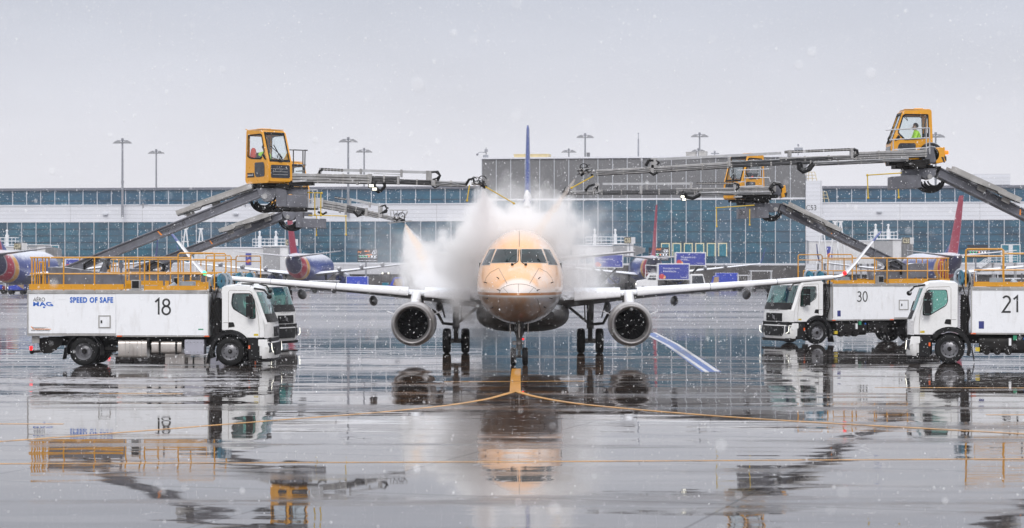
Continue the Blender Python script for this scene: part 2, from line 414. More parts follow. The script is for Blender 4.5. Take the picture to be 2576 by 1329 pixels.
def strip(name, pts, wd, mat, z=.004):
    pts = [Vector(p) for p in pts]; vs = []
    for i, p in enumerate(pts):
        d = (pts[min(i+1, len(pts)-1)]-pts[max(i-1, 0)]); d.z = 0; d.normalize(); n = Vector((-d.y, d.x, 0))
        ww = wd[i] if isinstance(wd, list) else wd
        vs += [p+n*ww/2+Vector((0, 0, z)), p-n*ww/2+Vector((0, 0, z))]
    b = MB(); b.add(vs, [(2*i, 2*i+1, 2*i+3, 2*i+2) for i in range(len(pts)-1)])
    return tag(b.build(name, mat), kind='structure')
def curve_px(ctrl, n=40):
    "smooth ground curve through print points"
    g = [G(*p) for p in ctrl]; out = []
    for i in range(len(g)-1):
        p0 = g[max(i-1, 0)]; p1 = g[i]; p2 = g[i+1]; p3 = g[min(i+2, len(g)-1)]
        for k in range(n//len(g)+2):
            s = k/(n//len(g)+2)
            out.append(.5*((2*p1)+(p2-p0)*s+(2*p0-5*p1+4*p2-p3)*s*s+(3*p1-p0-3*p2+p3)*s**3))
    return out+[g[-1]]
strip('taxiway_centre_line', [G(1299, 928), G(1297, 950), G(1296, 985)], .30, M['line_orange'])
strip('lead_in_line', curve_px([(1296, 984), (1270, 992), (1215, 1006), (1100, 1023), (900, 1042), (700, 1057), (400, 1081), (0, 1111), (-300, 1130)]), .16, M['line_yellow'])
strip('lead_in_line', curve_px([(1296, 983), (1330, 994), (1400, 1008), (1500, 1021), (1750, 1043), (2000, 1060), (2300, 1077), (2576, 1092), (2900, 1110)]), .16, M['line_yellow'], .0085)
strip('hold_line', [G(-250, 1168), G(1288, 1162), G(2850, 1153)], .12, M['line_yellow'])
strip('hold_line', [G(-300, 1066), G(160, 1067)], .16, M['line_yellow'])
strip('hold_line', [G(250, 990), G(460, 991)], .16, M['line_yellow'])
strip('hold_line', [G(1118, 961), G(1470, 959)], .17, M['line_yellow'])
strip('hold_line', [G(2200, 975), G(2800, 977)], .16, M['line_yellow'])
strip('hold_line', [G(2480, 1044), G(2900, 1043)], .16, M['line_yellow'])
bl = [(1632, 838), (1690, 868), (1745, 905), (1790, 936)]
strip('blue_lane_line', [G(*p) for p in bl], .62, M['line_blue'])
strip('white_lane_edge', [G(x-11, y+1) for x, y in bl], .14, M['line_white'], .0085)
strip('white_lane_edge', [G(x+14, y-1) for x, y in bl], .14, M['line_white'], .0085)
strip('white_lane_dash', [G(-40, 863), G(52, 857)], .3, M['line_white'])
strip('service_road_line', [G(-300, 800), G(-120, 800)], .3, M['line_white'])

# ------------------------------------------------------------------ terminal
TY0, TYAW = 345.0, R(8)
tcs, tsn = math.cos(TYAW), math.sin(TYAW)
def tx(px):
    q = (px-1288)/FPX; return q*TY0/(tcs+q*tsn)
def stripes(t, coord, period, wd):
    f = math_(t, 'FRACT', math_(t, 'DIVIDE', coord, period)); d = math_(t, 'ABSOLUTE', math_(t, 'SUBTRACT', f, .5))
    return mrange(t, d, .5-wd/period, .5-wd/period*.5, 0, 1)
def clad(name, col, py=.62, px=12.0, jc=(.35,.35,.37), var=.05):
    m, t, b = new_mat(name); co = objco(t); s = node(t, 'ShaderNodeSeparateXYZ', {0: co})
    j = math_(t, 'MAXIMUM', stripes(t, s.outputs[2], py, .035), stripes(t, s.outputs[0], px, .06))
    n = noise(t, objco(t, (.3, .3, 1)), .6, 5)
    c = mixc(t, mrange(t, n, .3, .7, 0, 1), tuple(x*(1-var) for x in col), tuple(min(1, x*(1+var)) for x in col))
    t.links.new(mixc(t, math_(t, 'MULTIPLY', j, .75), c, jc), b.inputs['Base Color']); b.inputs['Roughness'].default_value = .45
    return m
M['clad_white'] = clad('white_cladding', (.62,.63,.67))
M['clad_pale'] = clad('pale_base_wall', (.50,.50,.53), 1.2, 9)
M['perforated'] = pm('grey_perforated_cladding', (.135,.135,.14), .6, var=.4, scale=9)
M['recess'] = pm('dark_undercroft', (.07,.065,.065), .8, var=.4, scale=.4)
M['coping'] = pm('roof_coping', (.12,.125,.15), .5, var=.1)
M['snowcap'] = pm('snow_covered_coping', (.66,.67,.71), .6, var=.05, snow=1)
M['mullion'] = pm('pale_mullion', (.50,.52,.56), .4, var=.05)
M['transom'] = pm('dark_transom', (.02,.03,.045), .5, var=.1)
M['beige'] = pm('beige_steel', (.55,.45,.25), .6, var=.1, snow=.5)
def facade_glass(name, cols):
    m, t, b = new_mat(name)
    oi = node(t, 'ShaderNodeObjectInfo'); co = objco(t); s = node(t, 'ShaderNodeSeparateXYZ', {0: co})
    gpos = node(t, 'ShaderNodeNewGeometry').outputs['Position']
    n = noise(t, node(t, 'ShaderNodeMapping', {'Vector': gpos, 'Scale': (.35, .35, .55)}).outputs[0], 1, 6, .65)
    n2 = noise(t, node(t, 'ShaderNodeMapping', {'Vector': gpos, 'Scale': (.05, .05, .25)}).outputs[0], 1, 3)
    c = mixc(t, mrange(t, n2, .38, .62, 0, 1), cols[0], cols[1])
    c = mixc(t, mrange(t, n, .42, .66, 0, .95), c, cols[2])
    c = mixc(t, mrange(t, oi.outputs['Random'], .55, 1, 0, .5), c, cols[3])
    t.links.new(c, b.inputs['Base Color']); b.inputs['Roughness'].default_value = .06; b.inputs['IOR'].default_value = 1.5
    return m
M['facade_glass'] = facade_glass('teal_facade_glass', ((.022,.088,.150), (.026,.122,.175), (.020,.052,.085), (.085,.14,.20)))
M['clere_glass'] = facade_glass('blue_clerestory_glass', ((.014,.07,.125), (.018,.09,.145), (.014,.05,.09), (.03,.08,.13)))

def terminal(name, label, x0, x1, zs, dy, module, with_band=True, block=False):
    r = thing(name, label, 'terminal building', (0, TY0, 0), -TYAW)
    ztop, zu1, zu0, zb1, zb0, zg1, zg0, zbase = zs
    D = 30
    def part(nm, mt, *bx):
        b = MB(); b.box(*bx); return b.build(nm, mt, r)
    n = max(1, round((x1-x0)/module)); mo = (x1-x0)/n
    if not block:
        part('clerestory_wall', M['coping'], x0, x1, 9.05, D, zb1-1, zu1+.05)
        part('roof_edge', M['coping'], x0-.3, x1+.3, 8.4, D+.5, zu1+.051, ztop)
        part('white_band', M['clad_white'], x0, x1, 0, .35, zb0, zb1)
        part('terrace_roof', M['snowcap'], x0, x1, .351, 9.0, zb0+.2, zb0+.6)
        part('band_coping', M['snowcap'], x0, x1, -.12, .4, zb1+.001, zb1+.14)
    else:
        part('cladding_wall', M['coping'], x0, x1, .3, D, zg1+.3, ztop-.25)
        part('roof_edge', M['snowcap'], x0-.2, x1+.2, -.2, D, ztop-.249, ztop)
    part('sill_band', M['clad_white'], x0, x1, -.08, .3, zg1+.02, zg1+.3)
    part('backing_wall', M['recess'], x0, x1, .45, D-.5, 0, zg1)
    part('base_wall', M['clad_pale'] if not block else M['recess'], x0, x1, -.05, .40, zbase, zg0-.3)
    part('lower_sill', M['clad_white'], x0, x1, -.10, .40, zg0-.299, zg0)
    # glazing bays: pane and frame share mesh data
    def bay_mesh(w, z0, z1, rows, mt, wd):
        b = MB(); b.box(.02, w-.02, .1, .2, z0, z1); pane = b.mesh('window', mt)
        f = MB(); f.box(-wd/2, wd/2, -.04, .16, z0, z1)
        for k in range(1, rows):
            zz = z0+(z1-z0)*k/rows; f.box(wd/2, w-wd/2, .03, .15, zz-.035, zz+.035, 1)
        return pane, f.mesh('frame', [M['mullion'], M['transom']])
    def bays(x0, n, w, y, z0, z1, rows, mt, wd, nm='window'):
        pn, fr = bay_mesh(w, z0, z1, rows, mt, wd)
        for i in range(n):
            o = bpy.data.objects.new(nm, pn); C.objects.link(o); o.parent = r; o.location = (x0+i*w, y, 0)
            f = bpy.data.objects.new('frame', fr); C.objects.link(f); f.parent = o
    bays(x0, n, mo, 0, zg0, zg1, 6, M['facade_glass'], .11)
    if not block:
        mu = mo; bays(x0, n, mu, 8.8, zu0, zu1, 2, M['clere_glass'], .10)
    else:
        bays(x0, n, mo, 0, zg1+.3, ztop-.3, 1, M['perforated'], .09, 'cladding_panel')
    return r
xl0, xm0, xm1, xr1 = tx(-90), tx(1212), tx(2026), tx(2720)
tl = terminal('concourse', 'long white and blue glass concourse behind the left deicing trucks', xl0, xm0-.05, (16.4, 15.95, 12.6, 13.25, 10.85, 10.55, 4.05, 2.2), 9, 2.42)
tm = terminal('terminal_block', 'tall grey clad terminal block with tealglass front behind the jet', xm0, xm1, (20.55, 0, 0, 0, 0, 13.75, 3.9, 0.2), 0, 2.26, block=True)
tm['label'] = 'tall grey clad terminal block with blue glass front behind the jet tail'
tr_ = terminal('concourse', 'white and blue glass concourse right of the tall grey block', xm1+2.6, xr1, (16.1, 15.65, 12.6, 13.15, 10.8, 10.5, 4.0, 2.2), 9, 2.30)
b = MB(); b.box(xm1+.05, xm1+2.55, -.6, 14, 0, 16.6); pier = b.build('corner_pier', M['clad_white'], tr_)
def tmap(x, z, y=-.02): return lambda u, v, d: (x+u, y-d, z+v)
text('lettering', 'C53', 1.55, .8, M['ink'], tr_, tmap(tx(2028), 12.05, -.62))
text('lettering', 'C57', 1.9, .95, M['ink'], tl, tmap(tx(460), 11.6, -.02))
# lit door frames inside the block's glass, doors on the concourses, wall lamps, roof units
M['door_pale'] = pm('pale_door_frame', (.72,.66,.42), .5, var=.05)
M['door_white'] = pm('white_door_frame', (.62,.64,.66), .4, var=.05)
M['door_glass'] = pm('door_glass', (.02,.16,.22), .08, var=.3)
def door_frame(root, x, z0, wd, h, mt, y=-.02, leaf=1):
    b = MB(); f = .13
    b.box(x, x+f, y-.1, y+.1, z0, z0+h); b.box(x+wd-f, x+wd, y-.1, y+.1, z0, z0+h); b.box(x+f, x+wd-f, y-.1, y+.1, z0+h-f, z0+h)
    if leaf == 2: b.box(x+wd/2-.3, x+wd/2+.3, y-.1, y+.1, z0, z0+h-f)
    o = b.build('door', mt, root)
    g = MB(); g.box(x+f, x+wd-f, y-.06, y+.05, z0, z0+h-f); g.build('pane', M['door_glass'], o)
for i in range(6): door_frame(tm, tx(1378.5+i*41.2), 5.15, 2.05, 2.05, M['door_pale']) if False else door_frame(tm, tx(1663+i*28.8), 5.0, 1.35, 2.05, M['door_pale'])
door_frame(tl, tx(104), 3.9, 3.0, 3.0, M['door_white'], leaf=2)
door_frame(tr_, tx(2518), 3.9, 2.9, 2.9, M['door_white'], leaf=2)
for root, pxs in ((tl, (266, 594, 1000)), (tr_, (2212,))):
    for px in pxs:
        b = MB(); b.box(tx(px)-.4, tx(px)+.4, -.45, -.005, 11.75, 11.95); b.box(tx(px)-.32, tx(px)+.32, -.4, -.1, 11.66, 11.749); b.build('wall_lamp', M['mullion'], root)
for px, wd, z0, h in ((1330, 5.5, 20.56, .55), (1735, 1.5, 20.56, .7), (1765, 1.2, 20.56, .8)):
    b = MB(); b.box(tx(px)-wd/2, tx(px)+wd/2, 3, 6, z0, z0+h); b.box(tx(px)-wd/2-.08, tx(px)+wd/2+.08, 2.9, 6.1, z0+h+.001, z0+h+.1)
    b.build('roof_unit', M['beige'] if px < 1500 else M['grey_trim'], tm)
for px in (2038, 2068):       # beige roof ladders on the corner pier
    x = tx(px); z = 16.62 if px == 2038 else 13.3
    b = MB()
    for dx in (-.9, -.3, .3, .9): b.tube([(x+dx*1.2, 6.2 if px == 2038 else -.1, z), (x+dx*.75, 6.2 if px == 2038 else -.1, z+1.6)], .05)
    for q in (.6, 1.1, 1.6): b.tube([(x-1.05+q*.2, 6.2 if px == 2038 else -.1, z+q), (x+1.05-q*.2, 6.2 if px == 2038 else -.1, z+q)], .05)
    b.build('roof_ladder', M['beige'], tr_)
b = MB()
b.box(tx(2508)-3, tx(2508)+3, 12, 18, 16.3, 18.0); b.build('roof_unit', M['clad_white'], tr_)

# ------------------------------------------------------------------ light masts and antennas
M['mast'] = pm('galvanised_mast', (.25,.26,.29), .5, metal=.4, var=.1)
M['lamphead'] = pm('lamp_head_grey', (.16,.165,.18), .5, var=.1)
def light_mast(px, ytop, Y, wpx, label, zb=0, box=False):
    s = FPX/Y; x = (px-1288)/s; zt = CAMH-(ytop-HOR)/s; hw = wpx/2/s
    r = thing('light_mast', label, 'light mast', (x, Y, zb), 0, 1, 'floodlight masts above the terminal')
    h = zt-zb
    b = MB(); b.cyl((0,0,0), (0,0,h), .22, .13, 10); b.cyl((0,0,h*.45), (0,0,h*.45+.2), .24, .24, 10); b.build('pole', M['mast'], r)
    a = MB(); a.beam((-hw*.8,0,h-.12), (hw*.8,0,h-.12), .12, .12); a.cyl((0,0,h-.2), (0,0,h+.25), .2, .2, 8); a.build('cross_arm', M['mast'], r)
    for sg in (-1, 1):
        l = MB(); cx = sg*hw*.72
        l.loft([[(cx-.75, -.3, h-.58), (cx+.75, -.3, h-.58), (cx+.75, .3, h-.58), (cx-.75, .3, h-.58)],
                [(cx-.5, -.22, h-.3), (cx+.5, -.22, h-.3), (cx+.5, .22, h-.3), (cx-.5, .22, h-.3)],
                [(cx-.14, -.14, h-.13), (cx+.14, -.14, h-.13), (cx+.14, .14, h-.13), (cx-.14, .14, h-.13)]])
        l.build('lamp_head', M['lamphead'], r)
    if box:
        q = MB(); q.box(.25, .85, -.2, .2, h-6.5, h-3.2); q.build('control_box', M['lamphead'], r)
    return r
light_mast(308, 352, 352, 33, 'tall twin headed light mast on the left concourse terrace', 11.3)
light_mast(393, 379, 405, 29, 'shorter twin headed light mast left, behind the concourse roof')
light_mast(876, 349, 348, 34, 'tall twin headed light mast right of the left yellow cabin', 11.3)
light_mast(916, 376, 405, 30, 'shorter twin headed light mast behind the concourse above the left spray arm')
light_mast(1472, 339, 390, 33, 'tall light mast with a control box above the grey block', box=True)
light_mast(1431, 377, 450, 27, 'small light mast peeking over the grey block beside the blue fin')
light_mast(1760, 337, 390, 33, 'tallest light mast above the right half of the grey block', box=True)
light_mast(1757, 376, 450, 28, 'small light mast peeking over the grey block right half')
light_mast(2354, 337, 352, 33, 'light mast behind the right yellow operator cabin', 11.3)
def antenna(px, ytop, ybase, Y, label, kind):
    s = FPX/Y; x = (px-1288)/s; z1 = CAMH-(ytop-HOR)/s; z0 = CAMH-(ybase-HOR)/s
    b = MB(); h = z1-z0; b.cyl((0,0,-.3), (0,0,h), .09, .05, 8)
    if kind == 'rod': b.cyl((0,0,-.4), (0,0,h*.75), .14, .11, 8); b.sph((0,0,h), .12, n=8)
    if kind == 'cam':
        b.box(-.25, .25, -.25, .25, h*.55, h*.8); b.tube([(0,0,h*.5), (-1.1,0,h*.5), (-1.4,0,h*.35)], .05); b.sph((-1.4,0,h*.28), .2, n=8)
        b.box(-.5, .35, -.4, .4, -.35, .35)
    if kind == 'dish': b.box(-.6, .7, -.2, .2, h*.5, h*.75); b.sph((0,0,h), .18, n=8)
    o = b.build('antenna', M['mast']); o.location = (x, Y, z0)
    return tag(o, label, 'antenna', 'antennas on the terminal roof')
antenna(1606, 336, 393, 352, 'tall thin antenna rod on the grey block roof', 'rod')
antenna(1223, 371, 396, 348, 'camera post at the left corner of the grey block roof', 'cam')
antenna(1798, 382, 394, 348, 'small sensor post near the middle of the grey block roof', 'dish')
antenna(2008, 365, 392, 346, 'red topped sensor post near the right end of the grey block roof', 'dish')
antenna(360, 513, 519, 344, 'small pale camera on the left concourse parapet', 'dish')
antenna(617, 511, 517, 344, 'small pale camera on the parapet right of the left boom', 'dish')
# ------------------------------------------------------------------ the jet being deiced
JX, JY, JYAW = .20, 72.0, R(-1.0)
jet = thing('regional_jet', 'white twin engine jet facing the camera under a cloud of deicing spray', 'airliner', (JX, JY, 0), JYAW)
JI = winv(jet)
def fuselage_mat():
    m, t, b = new_mat('wet_white_fuselage')
    co = node(t, 'ShaderNodeTexCoord').outputs['Object']; s = node(t, 'ShaderNodeSeparateXYZ', {0: co})
    X, Y, Z = s.outputs[0], s.outputs[1], s.outputs[2]
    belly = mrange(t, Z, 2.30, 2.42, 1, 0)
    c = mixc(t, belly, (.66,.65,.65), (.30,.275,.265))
    # orange deicing fluid running over the nose
    n = noise(t, node(t, 'ShaderNodeMapping', {'Vector': co, 'Scale': (1.6, .6, .30)}).outputs[0], 1, 7, .62)
    n2 = noise(t, node(t, 'ShaderNodeMapping', {'Vector': co, 'Scale': (.5, .5, .35)}).outputs[0], 1, 3)
    side = mrange(t, X, -1.2, 1.3, .26, -.06)
    f = mrange(t, math_(t, 'ADD', math_(t, 'ADD', math_(t, 'MULTIPLY', n, .8), math_(t, 'MULTIPLY', n2, .5)), side), .44, .72, .3, 1.0)
    up = mrange(t, Z, 2.4, 2.7, 0, 1); nearn = mrange(t, Y, 6, 3, .35, 1)
    rad = math_(t, 'MULTIPLY', mrange(t, Y, .55, .75, .3, 1), nearn)
    c = mixc(t, math_(t, 'MULTIPLY', math_(t, 'MULTIPLY', f, up), rad), c, (.72,.38,.165))
    # brown fluid below the line, then dirt and underside shading painted in towards the keel
    low = math_(t, 'MULTIPLY', mrange(t, math_(t, 'ADD', n, side), .42, .72, 0, 1), belly)
    c = mixc(t, math_(t, 'MULTIPLY', low, .8), c, (.30,.13,.025))
    keel_dirt_shade = math_(t, 'MULTIPLY', mrange(t, noise(t, node(t, 'ShaderNodeMapping', {'Vector': co, 'Scale': (1.5, .5, .8)}).outputs[0], 1, 6, .7), .38, .66, 0, .75), mrange(t, Z, 2.1, 1.6, 0, 1))
    c = mixc(t, keel_dirt_shade, c, (.10,.065,.05))
    line = math_(t, 'MULTIPLY', mrange(t, Z, 2.395, 2.405, 0, 1), mrange(t, Z, 2.485, 2.495, 1, 0))
    c = mixc(t, line, c, (.36,.13,.02))
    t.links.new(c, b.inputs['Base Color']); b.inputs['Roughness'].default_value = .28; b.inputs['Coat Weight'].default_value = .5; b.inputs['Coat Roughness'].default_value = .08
    bn = node(t, 'ShaderNodeBump', {'Height': n, 'Strength': .12, 'Distance': .02}); t.links.new(bn.outputs[0], b.inputs['Normal'])
    return m
M['fuselage'] = fuselage_mat()
M['wing_white'] = pm('wing_leading_edge_white', (.62,.61,.62), .3, var=.04, scale=1, snow=.9, dirt=.12, dirtc=(.4,.33,.27), coat=.3)
M['wing_under'] = pm('wing_underside_grey', (.10,.095,.092), .45, var=.15, dirt=.5, dirtc=(.045,.038,.034), snow=.9)
M['fin_blue'] = pm('fin_blue_paint', (.012,.045,.24), .3, var=.1, dirt=.15, dirtc=(.5,.5,.55))
M['fin_white'] = pm('fin_white_paint', (.75,.73,.73), .3, var=.05)
M['nacelle'] = pm('nacelle_grey_white', (.40,.385,.385), .35, var=.08, dirt=.45, dirtc=(.22,.18,.16), coat=.2)
M['lip'] = pm('polished_inlet_lip', (.27,.26,.26), .4, metal=.5, var=.08)
M['fan'] = pm('dark_fan_blades', (.002,.002,.003), .95, var=.4)
M['spinner'] = pm('dark_spinner', (.006,.006,.007), .9, var=.3)
M['strut'] = pm('gear_strut_grey', (.10,.095,.09), .4, metal=.3, var=.25, dirt=.5, dirtc=(.03,.028,.026))
M['strut_pale'] = pm('gear_door_pale', (.42,.40,.37), .4, var=.15, dirt=.5, dirtc=(.15,.12,.1))
M['cockpit_glass'] = pm('cockpit_glass_dark', (.004,.014,.016), .06, var=.9, scale=2.2)
M['seam'] = pm('seam_grey', (.20,.17,.14), .6, var=.1)
M['frame_grey'] = pm('window_frame_metal', (.40,.38,.36), .35, metal=.4, var=.1)

FS = [(0, 2.42, 2.38, .03), (.06, 2.56, 2.25, .18), (.18, 2.68, 2.12, .32), (.45, 2.85, 1.95, .55), (.9, 3.07, 1.77, .80), (1.4, 3.27, 1.64, 1.00),
      (1.95, 3.46, 1.54, 1.17), (2.4, 3.74, 1.47, 1.28), (2.9, 4.02, 1.42, 1.37), (3.4, 4.26, 1.38, 1.43), (4.1, 4.46, 1.35, 1.48), (5.2, 4.60, 1.33, 1.505), (6.5, 4.66, 1.32, 1.51),
      (12, 4.66, 1.32, 1.51), (20, 4.66, 1.32, 1.51), (23, 4.66, 1.55, 1.47), (26, 4.62, 2.1, 1.22), (28.5, 4.5, 2.75, .85), (30.5, 4.3, 3.4, .45), (31.5, 4.1, 3.75, .16)]
def fus_section(a, top, bot, hw, n=48, off=0):
    f = min(1, a/5.2); mid = 2.40+(2.80-2.40)*f**.8 if a < 20 else 2.8+(a-20)/11.5*1.15
    mid = min(max(mid, bot+.02), top-.02); out = []
    for k in range(n):
        q = 2*math.pi*k/n; c, s_ = math.cos(q), math.sin(q); h = (top-mid) if s_ > 0 else (mid-bot)
        out.append(Vector((hw*c, a, mid+h*s_)))
    return out
fb = MB(); 
def fine_fs():
    out = []
    for i in range(len(FS)-1):
        A0, B0 = FS[i], FS[i+1]; m = 3 if B0[0] < 7 else 2
        for k in range(m):
            q = k/m; P0 = FS[max(i-1, 0)]; P3 = FS[min(i+2, len(FS)-1)]
            out.append([A0[j]+(B0[j]-A0[j])*q for j in range(4)])
    return out+[list(FS[-1])]
fs_l = fine_fs()
fb.loft([fus_section(*q) for q in fs_l])
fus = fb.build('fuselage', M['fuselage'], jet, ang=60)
_bm = bmesh.new(); _bm.from_mesh(fus.data); BV = BVHTree.FromBMesh(_bm)
CAML = JI @ Vector((0, 0, CAMH))
def hit(px, py, off=.01):
    "point of the nose skin seen at a print pixel, lifted by off along the skin's normal (jet space)"
    d = (JI @ P(px, py, 75) - CAML).normalized()
    co, nn, _, _ = BV.ray_cast(CAML, d)
    if co is None: return None
    if nn.dot(d) > 0: nn = -nn
    return co+nn*off
def skin_patch(name, quad, mt, off, parent, nu=10, nv=8, rnd=.0):
    tl, tr2, br, bl_ = [Vector((p[0], p[1], 0)) for p in quad]; vs = []; ok = True
    for lay in (off, -.01):
        for j in range(nv+1):
            for i in range(nu+1):
                u, v = i/nu, j/nv
                p = (tl*(1-u)+tr2*u)*(1-v)+(bl_*(1-u)+br*u)*v
                h_ = hit(p.x, p.y, lay)
                if h_ is None: ok = False; h_ = vs[-1] if vs else Vector((0, 2, 3))
                vs.append(h_)
    n1 = (nu+1)*(nv+1); w_ = nu+1; fs = []
    for j in range(nv):
        for i in range(nu):
            q = j*w_+i; fs.append((q, q+1, q+1+w_, q+w_)); fs.append((q+n1, q+w_+n1, q+1+w_+n1, q+1+n1))
    rim = [i for i in range(w_)]+[j*w_+nu for j in range(1, nv+1)]+[nv*w_+i for i in range(nu-1, -1, -1)]+[j*w_ for j in range(nv-1, 0, -1)]
    for i in range(len(rim)): a_, b_ = rim[i], rim[(i+1) % len(rim)]; fs.append((a_, b_, b_+n1, a_+n1))
    b = MB(); b.add(vs, fs); return b.build(name, mt, parent, ang=50)
def c4(x, y): return ((1350+x/2.332)/1.4301, (780+y/2.332)/1.4301)     # enlarged view of the nose -> print pixels
panes = [[(1024,276),(1190,276),(1188,383),(976,387)], [(1227,276),(1392,276),(1439,387),(1227,383)],
         [(958,278),(1006,274),(958,402),(894,405)], [(1411,274),(1462,280),(1527,403),(1457,400)]]
for q in panes:
    cx = sum(p[0] for p in q)/4; cy = sum(p[1] for p in q)/4
    big = [(cx+(x-cx)*1.0+(5 if x > cx else -5), y+(5 if y > cy else -5)) for x, y in q]
    fr = skin_patch('windscreen_frame', [c4(*p) for p in big], M['frame_grey'], .006, jet)
    skin_patch('windscreen_pane', [c4(*p) for p in q], M['cockpit_glass'], .014, jet)
def skin_line(name, pts, r, mt, parent, n=14):
    out = []
    for i in range(len(pts)-1):
        for k in range(n):
            q = k/n; x = pts[i][0]*(1-q)+pts[i+1][0]*q; y = pts[i][1]*(1-q)+pts[i+1][1]*q
            h_ = hit(*c4(x, y), off=r*.3)
            if h_ is not None: out.append(h_)
    b = MB(); b.tube(out, r, 5); return b.build(name, mt, parent)
arc = [(1040+x, 640-75*math.sqrt(max(0, 1-((x-162)/162)**2))) for x in range(0, 325, 18)]
skin_line('radome_seam', arc, .008, M['seam'], jet, 3)
skin_line('radome_seam', [(1075,598),(1132,660)], .006, M['seam'], jet)
skin_line('radome_seam', [(1328,598),(1272,660)], .006, M['seam'], jet)
skin_line('radome_seam', [(1201,563),(1201,660)], .006, M['seam'], jet)
skin_line('nose_seam', [(1035,430),(1112,572)], .008, M['seam'], jet)
skin_line('nose_seam', [(1375,430),(1290,572)], .008, M['seam'], jet)
skin_line('nose_seam', [(918,560),(932,510),(968,466),(1035,432)], .007, M['seam'], jet)
skin_line('nose_seam', [(1492,560),(1478,510),(1440,466),(1375,432)], .007, M['seam'], jet)
skin_line('nose_seam', [(1208,120),(1209,262)], .01, M['seam'], jet)
skin_line('nose_seam', [(1045,690),(1020,800),(1060,860)], .006, M['seam'], jet)
skin_line('nose_seam', [(1360,690),(1390,790),(1345,850)], .006, M['seam'], jet)
for pts in ([(1204,278),(1198,375),(1150,408)], [(1216,278),(1222,375),(1262,408)]):
    o = skin_line('wiper', pts, .016, M['black'], jet)
    e = hit(*c4(*pts[2]), off=.03); q = MB(); q.sph(e, .05, n=8); q.build('wiper_pivot', M['black'], o)
b = MB(); 
for x, y, r in ((1036,521,.045), (1370,521,.045), (1044,617,.025), (1358,617,.025), (988,760,.04), (1415,755,.04)):
    pass
for x, y in ((1036,521), (1370,521), (934,556), (1474,556), (945,684), (1462,682), (1044,617), (1358,617), (988,760), (1414,755)):
    h0 = hit(*c4(x, y), off=0); h1 = hit(*c4(x, y), off=.06)
    if h0 is None: continue
    sg = -1 if x < 1200 else 1
    q = MB(); q.cyl(h0-(h1-h0)*.2, h1, .02, .014, 8); q.cyl(h1, h1+Vector((sg*.04, -.10, .01)), .015, .009, 8); q.build('probe', M['ink'], jet)

# wing-body fairing under the belly
fa = MB(); secs = []
for a, hw, zt, zb in ((9.2, 1.2, 1.8, 1.36), (9.8, 1.5, 2.0, 1.12), (10.6, 1.68, 2.2, .95), (12, 1.78, 2.3, .86), (14, 1.78, 2.3, .85), (16, 1.7, 2.2, .92), (17.5, 1.3, 1.9, 1.2), (18.3, .8, 1.7, 1.36)):
    mid = (zt+zb)/2; ring = []
    for k in range(28):
        q = 2*math.pi*k/28; c, s_ = math.cos(q), math.sin(q)
        ring.append((hw*math.copysign(abs(c)**.7, c), a, mid+(zt-mid)*math.copysign(abs(s_)**.8, s_)))
    secs.append(ring)
fa.loft(secs); fa.build('belly_fairing', M['wing_under'], jet, ang=60)

# wings
def foil(n=9):
    pts = [(0, 0)]
    for i in range(1, n): x = (i/n)**1.6; pts.append((x, .5*(1.48*math.sqrt(x)-.63*x-1.76*x*x+1.42*x**3-.52*x**4)*2))
    up = [(x, y) for x, y in pts]+[(1, .01)]
    lo = [(x, -y*.75) for x, y in reversed(pts[1:])]
    return up+lo
FO = foil()
WST = [(1.3, 9.9, 5.6, 2.10, .13), (1.9, 10.2, 5.2, 2.12, .13), (4.02, 11.2, 3.75, 2.28, .115), (6, 12.15, 3.1, 2.43, .11), (8, 13.1, 2.65, 2.58, .105), (10.5, 14.3, 2.1, 2.77, .10), (12.3, 15.2, 1.7, 2.92, .095)]
def wing_sec(sg, x, le, ch, z, th, nx=0, nz=1, inc=.03):
    return [Vector((sg*(x+nx*v*ch*th), le+u*ch, z+nz*v*ch*th-u*ch*inc)) for u, v in FO]
def wz(x):
    for a, b_ in zip(WST, WST[1:]):
        if a[0] <= x <= b_[0]:
            q = (x-a[0])/(b_[0]-a[0]); return [a[i]+(b_[i]-a[i])*q for i in range(5)]
    return list(WST[-1])
